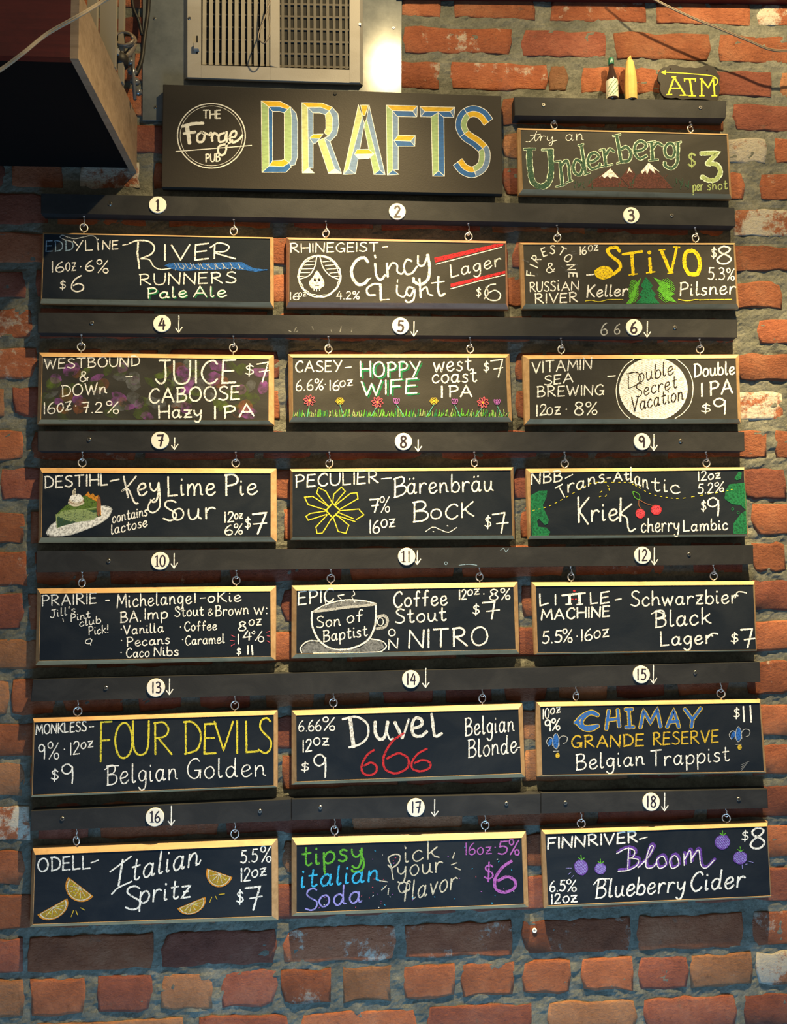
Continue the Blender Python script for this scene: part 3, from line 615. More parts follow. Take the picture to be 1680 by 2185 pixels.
# ------------------------------------------------------------------ rails with hooks, number discs and arrows
RY = 0.022
HOOKX = {}
BD = [  # ox oy scale | inner TL TR BR BL | outer TL TR BR BL | ring centres | frame
 (1080,80,3.2308,[(103,637),(1523,672),(1543,1080),(118,1045)],[(80,625),(1533,665),(1557,1112),(88,1083)],[(332,605),(1272,630)]),
 (60,400,3,[(103,297),(1548,328),(1550,735),(88,712)],[(95,288),(1570,320),(1572,770),(78,742)],[(357,258),(1317,280)]),
 (580,420,3.17,[(120,290),(1580,315),(1585,722),(118,712)],[(98,275),(1588,300),(1602,762),(98,750)],[(367,248),(1332,270)]),
 (1090,430,3.294,[(90,303),(1568,303),(1590,720),(105,718)],[(62,290),(1578,292),(1605,752),(80,755)],[(328,255),(1300,258)]),
 (60,650,3,[(92,333),(1540,350),(1538,742),(82,735)],[(70,307),(1573,325),(1575,772),(58,768)],[(340,270),(1314,278)]),
 (590,660,3.2308,[(112,333),(1580,335),(1597,740),(115,742)],[(80,310),(1607,308),(1625,775),(88,778)],[(359,273),(1336,273)]),
 (1090,660,3.2308,[(130,345),(1552,337),(1568,755),(133,755)],[(82,318),(1573,312),(1588,785),(98,795)],[(349,278),(1306,275)]),
 (60,900,3,[(92,328),(1552,330),(1552,735),(85,740)],[(75,295),(1590,300),(1592,770),(65,775)],[(347,262),(1330,264)]),
 (590,900,3.17,[(108,340),(1585,328),(1597,768),(108,780)],[(92,320),(1603,308),(1612,795),(95,800)],[(358,282),(1340,277)]),
 (1090,900,3.17,[(135,345),(1578,325),(1600,762),(135,770)],[(103,318),(1580,308),(1608,775),(120,795)],[(366,284),(1325,280)]),
 (60,1150,3,[(80,350),(1550,335),(1553,752),(70,780)],[(58,318),(1588,300),(1585,777),(48,808)],[(345,280),(1333,265)]),
 (600,1150,3.17,[(105,350),(1572,325),(1587,747),(103,777)],[(72,315),(1600,290),(1612,775),(70,808)],[(337,266),(1343,256)]),
 (1110,1150,3.17,[(108,320),(1578,310),(1597,750),(122,770)],[(78,292),(1588,285),(1602,757),(100,782)],[(345,256),(1311,250)]),
 (50,1420,2.947,[(70,358),(1573,310),(1573,755),(57,815)],[(60,332),(1600,278),(1598,765),(47,828)],[(342,287),(1330,250)]),
 (600,1410,3.111,[(100,362),(1575,322),(1595,747),(103,803)],[(70,328),(1603,280),(1620,772),(70,822)],[(347,277),(1336,248)]),
 (1120,1400,3.111,[(105,335),(1560,310),(1590,765),(118,790)],[(75,300),(1565,285),(1605,775),(83,800)],[(341,265),(1303,248)]),
 (50,1690,2.947,[(75,395),(1560,335),(1562,780),(60,832)],[(57,350),(1600,288),(1603,805),(40,848)],[(333,305),(1330,262)]),
 (600,1680,3.111,[(103,383),(1597,335),(1612,775),(103,832)],[(70,330),(1627,288),(1643,795),(70,855)],[(355,283),(1355,250)]),
 (1130,1670,3.17,[(108,348),(1607,295),(1632,765),(130,832)],[(78,315),(1612,262),(1637,775),(100,850)],[(351,275),(1332,240)]),
]
RAILS = [
 ([(1098,207),(1551,215),(1549,252),(1099,246)], 'short black rail at the top right carrying two small bottles and the ATM plaque', [0], [], [(1160,224),(1495,230)], []),
 ([(87,413),(1568,443),(1570,482),(87,455)], 'uppermost long black rail, directly under the DRAFTS sign', [1,2,3], [('1',337,438),('2',848,452),('3',1347,460)], [(235,435),(1434,460)], []),
 ([(80,667),(1574,682),(1574,720),(80,710)], 'long black rail with chalk smears beside its right-hand disc, second from the top', [4,5,6], [('4',346,691),('5',855,696),('6',1353,699)], [(196,689),(1441,699)], [(382,674,709),(884,686,717),(1382,686,719)]),
 ([(80,920),(1589,922),(1590,962),(80,962)], 'long black rail above the board with the green pie slice', [7,8,9], [('7',342,940),('8',861,942.5),('9',1370,942.5)], [(190,938),(1453,941)], [(373,934,959),(893,938,963),(1396,927,961)]),
 ([(77,1176),(1608,1163),(1609,1204),(77,1221)], 'long black rail above the board with the chalk coffee cup', [10,11,12], [('10',342,1197),('11',868,1187.5),('12',1371,1185)], [(232,1197),(1471,1183)], [(372,1181,1212),(891,1175,1204),(1397,1169,1205)]),
 ([(70,1450),(1622,1413),(1624,1455),(65,1497)], 'lowest long black rail, above the yellow FOUR DEVILS board', [13,14,15], [('13',333,1467),('14',877,1449),('15',1368.5,1439)], [(226,1468),(1484,1435)], [(362,1448,1482),(909,1426,1467),(1395,1419,1458)]),
 ([(65,1731),(621.5,1706),(621.5,1751),(65,1773)], 'left piece of the bottom rail, above the orange wedges', [16], [('16',331,1743)], [(133,1747),(555,1731)], [(366,1720,1761)]),
 ([(622.5,1706),(1154.5,1694),(1154.5,1737),(622.5,1750)], 'middle piece of the bottom rail, above the multicoloured soda board', [17], [('17',887.5,1722.5)], [(684,1723),(1081,1715)], [(928,1706,1742)]),
 ([(1155.5,1693),(1638,1684),(1640,1724),(1155.5,1736)], 'right piece of the bottom rail, above the board with blueberries', [18], [('18',1389.5,1710.5)], [(1207,1713),(1577,1705)], [(1419,1692,1730)]),
]
def hook_mesh(top, ring, parent):
    """small screw hook from the rail underside that catches the ring"""
    r = 0.0009; x = top.x; y = -0.012
    p = [Vector((x, y, top.z+0.002)), Vector((x, y, top.z-0.004)), Vector((x+0.0015, y-0.001, top.z-0.0065))]
    c = Vector((x, y-0.0005, ring.z+0.0062))
    for k in range(9):
        a = math.radians(80-k*34); p.append(c+Vector((math.cos(a)*0.0026, -math.cos(a)*0.0022, math.sin(a)*0.0034)))
    mb = MB(); mb.tube(smooth_pts(p, 3), r, 6); mb.lathe((x, y, top.z-0.0012), [(0.0022, 0), (0.0022, 0.0012)], 10)
    mb.build('hook', STEEL, parent, True)
def eye_mesh(c, ztop, parent, rot):
    R0, r = 0.0068, 0.00115; mb = MB(); pts = []
    for k in range(21):
        a = math.radians(-90+14+k*(332/20.0)); pts.append(Vector((math.cos(a)*R0, 0, math.sin(a)*R0*1.05)))
    pts = [Vector((0, 0, ztop-c.z-0.003)), Vector((0, 0, -R0-0.0006))]+pts
    m = Matrix.Rotation(rot, 3, 'Z'); mb.tube([c+m@q for q in pts], r, 7)
    mb.build('screw_eye', STEEL, parent, True)
def white_disc(px, py, num, Y, parent):
    mb = MB(); c = at(px, py, Y); mb.disc(c, 0.0157, 0.0022, 36)
    o = mb.build('number_disc', DISCM, parent)
    p = Panel(px, py, 1.0, Y+0.0022); p.part = 'numeral'
    if 'ink' not in CH: CH['*k'] = NUMM
    if len(num) == 1: p.l(num, 0, 0, 23, 0, 4.8, '*k')
    else:
        for ch, dx in zip(num, (-6.5, 5)): p.l(ch, dx, 0, 23, 0, 3.5, '*k', 0.85 if ch != '1' else 1)
        if num == '11': pass
    if num in ('1', '10', '11', '16'):   # foot and flag of the numeral one
        d = 0 if num == '1' else -6.5
        p.stroke([(d-4, 11), (d+4, 11)], 2.2, '*k'); p.stroke([(d-4, -8), (d, -11)], 2.2, '*k')
    p.finish(o)
RAILOBJ = []
for q, lab, bl, discs, screws, arrows in RAILS:
    c = at((q[2][0]+q[3][0])/2, (q[2][1]+q[3][1])/2, RY)
    deep = 0.026 if bl == [0] else RY
    root = empty('hanging_rail', (c.x, 0, c.z), lab, 'rail', 'black rails that the chalkboards hang from')
    mb = MB(); qbox(mb, q, deep, 0.0005); mb.build('board', RAILM, root)
    for num, x, y in discs: white_disc(x, y, num, RY, root)
    for x, y in screws: screw_head(x, y, deep, root)
    pn = Panel(0, 0, 1.0, RY); pn.part = 'chalk_arrow'
    for x, ya, yb in arrows:
        pn.stroke([(x, ya), (x-.5, yb-2)], 2.6, 'w'); pn.stroke([(x-7, yb-9), (x-.5, yb)], 2.6, 'w'); pn.stroke([(x+7, yb-11), (x-.5, yb)], 2.6, 'w')
    if '4' in [d[0] for d in discs]:
        pn.part = 'chalk_smear'; pn.l('6', 1290, 702, 26, 5, 3, 'g'); pn.l('6', 1318, 702, 22, 8, 2.6, 'g')
        for k in range(7): x = 430+rs.uniform(0, 330); pn.stroke([(x, 700+rs.uniform(-8, 8)), (x+rs.uniform(-6, 6), 708)], 2.5, '%g')
    if '11' in [d[0] for d in discs]:
        pn.part = 'chalk_smear'; pn.p('~1068 1175,1075 1170,1080 1177,1086 1171', 1.6, 'b'); pn.p('~980 1206,1000 1204,1018 1206', 1.6, 'b'); pn.ell(952, 1202, 3, 3, 'b', False, 1.2)
    pn.finish(root)
    for b in bl:
        ox, oy, s, inn, out, rings = BD[b]
        for rx, ry in rings:
            X, Yp = ox+rx/s, oy+ry/s
            f = (X-q[3][0])/(q[2][0]-q[3][0]); yb = q[3][1]+(q[2][1]-q[3][1])*f
            tp = at(X, yb, deep); rc = at(X, Yp, 0.012)
            hook_mesh(Vector((rc.x, 0, tp.z)), rc, root)
# ------------------------------------------------------------------ chalkboards
FY, OY = 0.0225, 0.0120
LAB = [
 'chalkboard with outlined green lettering over snowy mountains, priced $3 per shot, top right',
 'chalkboard reading Pale Ale with a blue chalk wave across its middle',
 'chalkboard with two red diagonal stripes and a round flame emblem',
 'chalkboard with thick yellow capitals above three green pine trees',
 'chalkboard smudged purple and olive, reading Hazy IPA',
 'chalkboard with a row of chalk flowers growing in green grass',
 'chalkboard with a big white chalk moon carrying dark handwriting',
 'chalkboard with a slice of green pie on a plate, reading Sour',
 'chalkboard with a yellow star of long petals, reading Bock',
 'chalkboard with two red cherries between green coastlines',
 'chalkboard crowded with a white list: vanilla, pecans, coffee, caramel',
 'chalkboard with a drawn coffee cup on a saucer, reading NITRO',
 'plain white-lettered chalkboard reading Schwarzbier Black Lager',
 'chalkboard with tall yellow capitals above the words Belgian Golden',
 'chalkboard with three red sixes below large white writing',
 'chalkboard with blue and gold outlined capitals between two fleurs-de-lis',
 'chalkboard with four orange wedges around white handwriting, bottom left',
 'chalkboard with green, blue and violet soda lettering, pick your flavor',
 'chalkboard with four purple blueberries and the words Blueberry Cider',
]
BOARD = []; PAN = []
for i, (ox, oy, s, inn, out, rings) in enumerate(BD):
    P = lambda pt: (ox+pt[0]/s, oy+pt[1]/s)
    O = [at(*P(p), OY) for p in out]; I = [at(*P(p), FY) for p in inn]
    c0 = (O[2]+O[3])/2
    root = empty('hanging_chalkboard', (c0.x, -OY, c0.z), LAB[i], 'chalkboard', 'wood framed chalkboards hanging on the wall')
    B = [Vector((p.x, -0.0030, p.z)) for p in O]
    O2 = [Vector((p.x, p.y, p.z)) for p in O]
    cI = sum(I, Vector())/4
    I2 = [p+(p-cI).normalized()*0.0004+Vector((0, -0.0004, 0)) for p in I]
    ID = [p+Vector((0, 0.0012, 0)) for p in I]
    mb = MB(); rv = lambda L: [L[3], L[2], L[1], L[0]]
    mb.loops([rv(B), rv(O2), rv(I2), rv(ID)], True, True, False)
    mb.build('frame', PINE2 if i == 2 else PINE, root)
    mb = MB(); mb.add([p+Vector((0, 0.0006, 0)) for p in rv(I)], [(0, 1, 2, 3)]); 
    mb.build('slate', SLATE_D if i in (0, 2, 3, 4, 5, 6) else SLATE, root)
    ztop = lambda X: O[0].z+(O[1].z-O[0].z)*(X-O[0].x)/(O[1].x-O[0].x)
    for rx, ry in rings:
        c = at(ox+rx/s, oy+ry/s, 0.012); eye_mesh(c, ztop(c.x), root, rs.uniform(-0.55, 0.55))
    BOARD.append(root); PAN.append(Panel(ox, oy, s, FY-0.0006))
# ------------------------------------------------------------------ writing and drawings on the boards (zoom coordinates per board)
WRT = 'chalk_lettering'
p = PAN[0]
p.p('~138 718,165 716,195 685,212 648|~212 648,198 690,205 714,228 690,238 678,242 684,238 712|~240 692,256 680,274 682|~288 680,286 706,306 708,322 682|~323 680,322 718,312 745,298 740,310 722,352 708', 5); p.p('168 676,240 666', 4)
p.t('an', 412, 711, 532, 709, 75, 5)
G_ = [("~162 775,165 880,180 980,225 1028,268 1022,300 985,312 900,305 780",42),("125 770,203 768|248 775,325 775",13),("375 862,388 1020",22),("~385 880,412 850,430 870,442 990",20),("335 858,380 852|345 1030,412 1012|418 1000,458 985",10),
 ("~520 860,485 845,465 890,478 935,510 945,530 905,525 865",22),("520 745,550 940",22),("500 745,535 735|540 945,580 932",10),("~575 860,610 850,640 822,615 795,580 808,565 860,590 905,640 890,648 870",20),
 ("675 775,690 885",22),("~690 810,715 770,745 785",18),("645 778,680 768|655 890,735 875",10),("765 680,795 858",24),("~795 770,830 755,860 790,850 845,800 855",22),("738 680,790 668|765 868,800 860",10),
 ("~890 785,940 775,968 745,935 715,895 735,888 790,920 835,970 815",20),("1005 725,1012 840",24),("~1015 760,1045 728,1080 745",18),("978 725,1030 718|985 848,1050 842",10),
 ("~1150 735,1115 735,1095 775,1110 820,1150 825,1165 780,1150 735",20),("~1188 730,1185 800,1178 870,1140 902,1100 885,1095 860",22),("1165 728,1208 720",11)]
for s_, w_ in G_: p.p(s_, w_+8, 'e')
for s_, w_ in G_: p.p(s_, max(4, w_-1), 'E')
p.p('~1305 812,1280 800,1262 820,1285 845,1305 865,1285 888,1258 875', 14, 'a'); p.p('1278 798,1282 902', 7, 'a')
p.p('1345 800,1462 795,1385 870', 36, 'e', rough=.05); p.p('~1385 870,1450 875,1480 925,1455 975,1400 985,1350 960', 38, 'e'); p.p('1348 800,1455 797,1390 868', 27, 'a', rough=.05); p.p('~1388 870,1450 877,1478 925,1453 973,1400 982,1355 962', 29, 'a')
p.t('per', 1290, 1058, 1358, 1052, 68, 8, 'a'); p.t('shot', 1390, 1052, 1525, 1044, 62, 8, 'a')
p.part = 'chalk_mountain'
p.fill('690 925,760 935,840 1030,560 1030,600 985', '#D'); p.p('~600 990,660 945,720 905,760 950,800 1000', 4, 'D'); p.fill('720 903,778 968,735 958,722 972,700 955,680 968,660 955,640 968', '#w')
p.fill('850 895,892 940,850 1025,795 968', '#D'); p.fill('850 890,875 935,850 920,835 938', '#w'); p.p('850 892,795 968,850 1025,892 942,850 892', 4, 'D')
p.fill('985 870,1080 960,1150 1040,840 1040,900 960', '#D'); p.fill('985 862,1065 930,1020 905,1030 940,990 905,975 945,960 915,940 940,930 925', '#w')
for k in range(34):
    x = rs.uniform(900, 1120); y = rs.uniform(940, 1030); p.stroke([(x, y), (x+rs.uniform(-15, 15), y+20)], 4, 'D')
for x0_, x1_ in ((470, 600), (1140, 1270), (860, 900), (780, 800)):
    for k in range(int((x1_-x0_)/7)):
        x = rs.uniform(x0_, x1_); y = rs.uniform(1000, 1045); p.stroke([(x, y), (x+rs.uniform(-10, 10), y-rs.uniform(10, 35))], 4, 'E')
# 1
p = PAN[1]
p.t('EDD', 115, 410, 288, 404, 66, 8, 'b'); p.t('YL', 290, 408, 412, 402, 66, 8); p.t('i', 446, 400, 452, 400, 82, 8); p.t('NE', 478, 398, 575, 394, 54, 8)
p.p('~290 350,235 335,205 318,220 306,255 318,300 328,350 318,405 308,435 322,443 352', 6, 'g'); p.t('-', 605, 398, 640, 394, 60, 6)
p.p('~648 358,700 340,770 345,808 380,790 425,722 456', 11); p.p('705 350,700 420,712 518', 13); p.p('~722 456,775 462,805 505,850 525,930 515', 8)
p.t('I', 866, 466, 886, 466, 102, 12); p.t('V', 918, 465, 1035, 463, 98, 11); p.t('E', 1068, 466, 1155, 458, 96, 11); p.p('1195 372,1192 455', 11); p.p('~1165 385,1220 355,1285 375,1265 408,1195 415,1250 435,1328 456', 10)
p.t('16', 150, 543, 228, 540, 66, 9); p.t('oz', 240, 535, 305, 530, 88, 8); p.t('·', 333, 540, 340, 540, 70, 9); p.t('6', 368, 535, 418, 535, 66, 9); p.t('%', 438, 545, 512, 548, 82, 8)
p.t('$', 205, 655, 240, 652, 62, 8); p.t('6', 276, 668, 355, 668, 100, 10); p.t('RUNNERS', 712, 625, 1330, 610, 70, 9)
p.t('Pale', 772, 716, 1020, 706, 64, 10, 'G'); p.t('Ale', 1072, 704, 1262, 702, 66, 10, 'G'); p.t('Pale', 764, 712, 1015, 700, 66, 9); p.t('Ale', 1060, 700, 1268, 698, 68, 9)
p.part = 'chalk_wave'
p.fill('872 500,905 485,960 480,1060 490,1180 482,1290 478,1370 478,1440 515,1530 528,1460 540,1390 530,1300 520,1180 528,1080 530,985 535,930 525', '#B')
for k in range(26):
    x = 935+k*17; p.stroke([(x, 484+rs.uniform(-4, 8)), (x+14, 505), (x+8, 524+rs.uniform(-6, 8))], 4.5, 'B' if k % 3 else 'g')
for k in range(9):
    x = 960+k*48; p.stroke([(x, 488), (x+14, 514), (x+34, 522)], 5, 'g')
p.p('~1370 482,1420 520,1470 530,1530 527', 8, 'B')
# 2
p = PAN[2]
p.t('RHINEGEIST', 126, 376, 720, 368, 60, 9); p.t('-', 750, 368, 785, 366, 60, 8)
p.t('C', 535, 590, 650, 590, 178, 24); p.p('~570 595,620 590,672 548', 8)
p.p('~700 452,708 530,735 562,768 530', 17); p.p('698 395,702 412', 14); p.p('780 450,785 540', 18); p.p('~783 500,815 448,848 460,850 505,878 522,900 500', 13)
p.p('~948 435,915 425,895 470,910 520,950 515,985 470', 15); p.p('~990 398,992 455,1025 465,1055 400', 15); p.p('~1055 392,1068 470,1058 555,1010 592,965 575,958 550', 22)
p.p('~738 592,690 590,645 622,655 662,700 664', 15); p.p('735 592,740 700', 18); p.p('740 698,795 694', 8); p.p('~848 598,850 655,890 676,915 650', 13); p.p('853 560,850 578', 9)
p.p('~965 620,925 612,912 650,940 670,965 622,962 690,925 715,905 700', 14); p.p('1000 555,1008 680', 16); p.p('~1008 640,1045 610,1060 655,1090 668', 13); p.p('~1128 540,1125 620,1140 668,1172 655', 17); p.p('1080 584,1168 572', 9)
p.t('Lager', 1212, 545, 1550, 466, 88, 10, sl=-.05)
p.t('$', 1385, 678, 1415, 676, 66, 8); p.p('~1515 590,1470 600,1442 650,1470 695,1530 698,1548 660,1510 632,1460 655', 9); p.p('~1450 610,1465 650,1440 690', 12, 'g')
p.t('16', 125, 695, 185, 698, 50, 7); p.t('oz', 182, 676, 232, 672, 46, 6); p.t('4.2%', 440, 692, 592, 692, 52, 7)
p.part = 'chalk_emblem'
p.part = 'chalk_stripe'; p.fill('1100 412,1520 318,1575 318,1560 332,1105 445', 'r'); p.p('1112 456,1330 400,1555 340', 7); p.fill('1210 588,1580 500,1582 518,1212 612', 'r'); p.p('1212 622,1400 570,1578 528', 7)
p.part = 'chalk_emblem'; p.ell(323, 537, 143, 140, 'w', False, 11, 0, .02, n=36); p.ell(323, 537, 134, 131, 'w', False, 5, 20, .03, n=30)
p.p('~305 402,292 470,255 530,192 556|~326 402,348 478,392 530,460 562', 8)
for a in ('232 438,292 434','208 462,288 458','192 488,278 486','184 514,258 512','184 540,222 536','346 440,425 432','362 465,446 458','372 490,458 484','392 516,464 510','420 540,466 536'): p.p(a, 6)
p.fill('~305 500,280 540,254 575,262 610,282 620,325 622,340 612,355 600,352 565,328 525', '#w'); p.p('288 622,286 634|304 622,304 638|322 620,324 634', 7); p.ell(293, 562, 9, 11, 'k', jit=.1); p.ell(322, 562, 9, 11, 'k', jit=.1); p.p('304 578,302 590|312 578,314 590|292 602,322 600', 4, 'k')
# 3
p = PAN[3]
for ch, x, y, r_ in (('F',142,505,-84),('I',163,453,-66),('R',180,402,-50),('E',235,355,-20),('S',294,338,2),('T',362,350,30),('O',405,398,50),('N',427,462,84),('E',438,516,90)): p.l(ch, x, y, 58, r_, 9)
p.t('&', 252, 500, 312, 500, 68, 8); p.t('RUSS', 135, 635, 315, 628, 66, 9); p.t('i', 332, 625, 342, 625, 84, 9); p.t('AN', 358, 628, 478, 618, 60, 9); p.t('RIVER', 172, 715, 472, 706, 66, 10)
p.t('16', 487, 374, 532, 370, 56, 8); p.t('oz', 545, 350, 615, 342, 66, 7)
ys = [("~768 350,740 322,695 330,682 350,715 390,762 425,768 470,720 510,690 500",26),("787 372,925 350",20),("852 365,862 512",26),("832 516,890 508",10),("978 400,985 498",26),("955 502,1015 494",10),("1062 350,1124 498",26),("1168 325,1130 495",20),("1042 342,1085 338|1145 318,1190 322|1105 505,1142 500",10)]
for s_, w_ in ys: p.p(s_, w_, 'Y')
p.ell(655, 500, 66, 46, 'Y', jit=.06); p.ell(655, 502, 48, 30, 'O', False, 5); p.ell(660, 505, 28, 16, 'O', False, 5); p.ell(975, 358, 14, 13, 'Y'); p.ell(1275, 430, 55, 86, 'Y', False, 30, -8); p.ell(1292, 512, 34, 16, 'Y'); p.ell(1278, 435, 56, 88, 'O', False, 4, -8)
p.p('535 516,588 512', 11); p.t('$', 1410, 400, 1446, 398, 78, 9); p.t('8', 1452, 440, 1552, 436, 125, 13); p.t('5.3%', 1390, 548, 1572, 552, 84, 9)
p.t('Keller', 536, 672, 820, 662, 82, 12, sl=.1); p.t('Pilsner', 1188, 664, 1578, 648, 92, 11, sl=.06)
p.part = 'chalk_pine_tree'
p.fill('950 530,985 570,1000 592,988 612,1022 652,1008 670,1048 716,878 716,922 672,905 652,932 612,915 592', 'G')
p.fill('918 535,860 600,872 612,832 660,845 672,812 718,852 716,885 645,880 622,905 585', '#L'); p.fill('1002 532,1100 572,1132 602,1095 612,1152 650,1122 664,1172 712,1090 692,1055 640,1028 622,1050 592', '#L')
p.hatch(865, 630, 38, 85, 'L', 12, 5, 40); p.hatch(1095, 625, 62, 85, 'L', 14, 5, 30)
p.p('~525 700,570 695,620 705,690 690,790 690', 6, 'y'); p.p('~1180 688,1240 698,1300 690,1330 692,1400 690,1555 688', 7, 'y')
for k in range(12):
    a = rs.uniform(110, 560); b = rs.uniform(330, 600); p.stroke([(a, b), (a+rs.uniform(-70, 70), b+rs.uniform(-50, 50))], 9, '%d')
# 4
p = PAN[4]; p.part = 'chalk_smudge'
sm = 'PqqdPnQdqqPndqQPdPqndqPQqdnPqdPQ'
for k, cc in enumerate(sm+sm[::-1]+sm):
    p.ell(rs.uniform(120, 1520), rs.uniform(365, 715), rs.uniform(25, 62), rs.uniform(18, 45), '%'+cc, rot=rs.uniform(-50, 50), jit=.1, n=14)
p.part = WRT
p.t('WESTBOUND', 105, 410, 712, 392, 62, 9); p.t('&', 330, 492, 385, 490, 62, 9); p.t('DOWn', 215, 588, 502, 568, 72, 9); p.t('16', 100, 700, 172, 696, 72, 9); p.t('oz', 185, 690, 278, 670, 92, 9); p.t('·', 300, 682, 308, 680, 66, 10); p.t('7.2', 345, 694, 475, 692, 66, 9); p.t('%', 500, 695, 580, 698, 80, 8)
p.p('625 463,668 460', 7); p.t('JUICE', 815, 508, 1330, 500, 148, 14); p.t('$', 1393, 458, 1445, 455, 76, 8); p.p('1465 382,1538 368,1500 495', 10); p.p('1480 430,1545 422', 8)
p.t('CABOOSE', 775, 630, 1352, 606, 88, 12); p.t('Hazy', 838, 726, 1112, 720, 82, 12); p.t('I', 1192, 732, 1205, 732, 82, 14); p.t('PA', 1255, 728, 1445, 712, 78, 13)
# 5
p = PAN[5]
p.t('CASEY', 132, 430, 450, 428, 74, 10); p.t('-', 475, 435, 520, 432, 70, 8); p.t('6.6%', 135, 562, 322, 555, 76, 9); p.t('·', 332, 548, 338, 548, 60, 8); p.t('16', 368, 558, 432, 558, 68, 9); p.t('oz', 438, 535, 525, 525, 66, 8)
for dx, c_, w_ in ((13, 'G', 12), (0, 'w', 12)):
    p.t('HOPPY', 580+dx, 465+dx*.7, 990+dx, 465+dx*.7, 102, w_, c_); p.t('WIFE', 585+dx, 595+dx*.7, 970+dx, 575+dx*.7, 100, w_, c_)
p.t('WeST' if False else 'west', 1085, 430, 1342, 420, 108, 11); p.t('coast', 1075, 508, 1380, 500, 96, 11); p.t('I', 1134, 606, 1150, 606, 78, 14); p.t('PA', 1190, 604, 1348, 600, 76, 12)
p.t('$', 1430, 434, 1464, 432, 74, 9); p.p('1478 356,1560 345,1530 468', 10); p.p('1500 412,1562 402', 9)
p.part = 'chalk_flower'
for k in range(150):
    x = 116+k*9.9; h_ = rs.uniform(20, 58); p.stroke([(x, 742-rs.uniform(0, 8)), (x+rs.uniform(-8, 14), 742-h_)], 5, rs.choice(['L', 'L', 'a', 'G']))
for (x, y, c_, sx) in ((228,628,'R',215),(438,632,'O',465),(697,640,'R',652),(828,632,'P',882),(1087,632,'O',1035),(1230,635,'P',1268),(1425,642,'R',1375),(1522,638,'P',1558)):
    p.stroke([(x, y+25), (sx, 740)], 5, 't')
    if c_ == 'R':
        for a in range(8): an = a*math.pi/4+.2; p.ell(x+math.cos(an)*24, y+math.sin(an)*22, 16, 7, c_, False, 5, math.degrees(an), n=9)
        p.ell(x, y, 7, 7, 'O')
    elif c_ == 'O':
        for a in range(6): an = a*math.pi/3; p.ell(x+math.cos(an)*14, y+math.sin(an)*12, 13, 11, c_, False, 5, n=9)
    else:
        for dx in (-12, 0, 12): p.ell(x+dx, y, 7, 17, c_, False, 5, dx*1.6, n=9)
# 6
p = PAN[6]
p.t('VITAMIN', 148, 440, 558, 412, 76, 10); p.t('SEA', 232, 524, 428, 500, 62, 10); p.t('BREWING', 182, 604, 642, 588, 70, 10); p.t('12', 178, 736, 245, 726, 74, 10); p.t('oz', 250, 728, 342, 724, 88, 9); p.t('·', 380, 720, 386, 720, 66, 11); p.t('8', 440, 728, 500, 730, 90, 10); p.t('%', 518, 730, 596, 725, 88, 9); p.p('670 462,722 458', 9)
p.t('Double', 1265, 466, 1545, 446, 88, 12); p.t('I', 1312, 600, 1332, 600, 92, 14); p.t('PA', 1375, 594, 1528, 575, 92, 14); p.t('$', 1315, 716, 1375, 714, 68, 9); p.t('9', 1400, 726, 1484, 724, 112, 12)
p.part = 'chalk_moon'
mo = [(985+232*math.cos(2*math.pi*k/48), max(342, min(752, 550+214*math.sin(2*math.pi*k/48)))) for k in range(48)]
p.fill(mo, '#w'); p.hatch(985, 548, 225, 200, 'g', 30, 6, -25); p.hatch(985, 548, 225, 200, 'w', 34, 7, 155); p.stroke(mo+[mo[0]], 9, 'w')
p.p('~850 345,790 390,745 470,728 560,742 650,780 715,822 752', 6); p.p('~1140 340,1210 400,1250 480,1258 560,1240 650,1190 715,1135 752', 6)
p.part = 'dark_lettering'
p.p('~812 455,812 545|~800 445,870 435,900 480,870 520,815 545', 9, 'k'); p.t('ouble', 880, 505, 1122, 448, 100, 9, 'k'); p.t('Secret', 862, 608, 1145, 540, 92, 9, 'k'); p.t('Vacation', 835, 706, 1188, 622, 100, 10, 'k')
# 7
p = PAN[7]
p.t('DESTIHL', 105, 424, 510, 404, 72, 11); p.p('525 380,583 368', 11); p.p('612 350,640 485', 13); p.p('~692 348,640 410,600 445,640 430,680 515,705 522', 12); p.t('ey', 700, 470, 840, 462, 128, 13)
p.p('~838 400,845 480,840 550,800 582,768 560,778 520,810 490', 11); p.t('Lime', 895, 474, 1195, 468, 122, 12); p.t('P', 1262, 472, 1345, 470, 132, 13); p.t('ie', 1358, 468, 1465, 462, 110, 12)
p.t('S', 865, 632, 950, 632, 128, 12); p.t('our', 925, 628, 1195, 620, 122, 12); p.t('contains', 540, 648, 762, 600, 66, 8); p.t('lactose', 532, 722, 762, 668, 62, 8)
p.t('12', 1258, 645, 1315, 640, 66, 9); p.t('oz', 1322, 622, 1372, 618, 56, 8); p.t('6', 1260, 724, 1308, 724, 62, 9); p.t('%', 1318, 722, 1372, 718, 68, 8); p.t('$', 1390, 686, 1424, 684, 76, 9); p.p('1438 592,1525 582,1470 718', 14); p.p('1440 655,1528 648', 9)
p.part = 'chalk_pie'
p.ell(330, 636, 222, 66, '#w', rot=-20); p.ell(330, 636, 222, 66, 'g', False, 6, rot=-20); p.fill('178 595,235 540,300 505,362 470,440 512,448 560,180 600', 'z'); p.fill('176 595,440 545,470 602,300 640,185 680', 'z'); p.fill('180 600,445 560,468 604,186 676', '#E'); p.p('176 595,440 548', 5, 'a'); p.p('180 600,186 676', 8, 'a')
p.hatch(320, 600, 140, 40, 'a', 14, 5, -15); p.fill('366 470,385 446,400 470,415 456,430 478,448 468,455 492,466 530,468 605,448 560,440 512,400 490', 'o'); p.hatch(452, 540, 14, 70, 'n', 9, 4, 60)
p.ell(308, 508, 52, 34, 'm', jit=.08); p.ell(310, 488, 42, 26, 'w', jit=.08); p.ell(308, 500, 46, 26, 'n', False, 4, a0=0, a1=180); p.p('~290 470,288 445,302 430,298 470', 8, 'm')
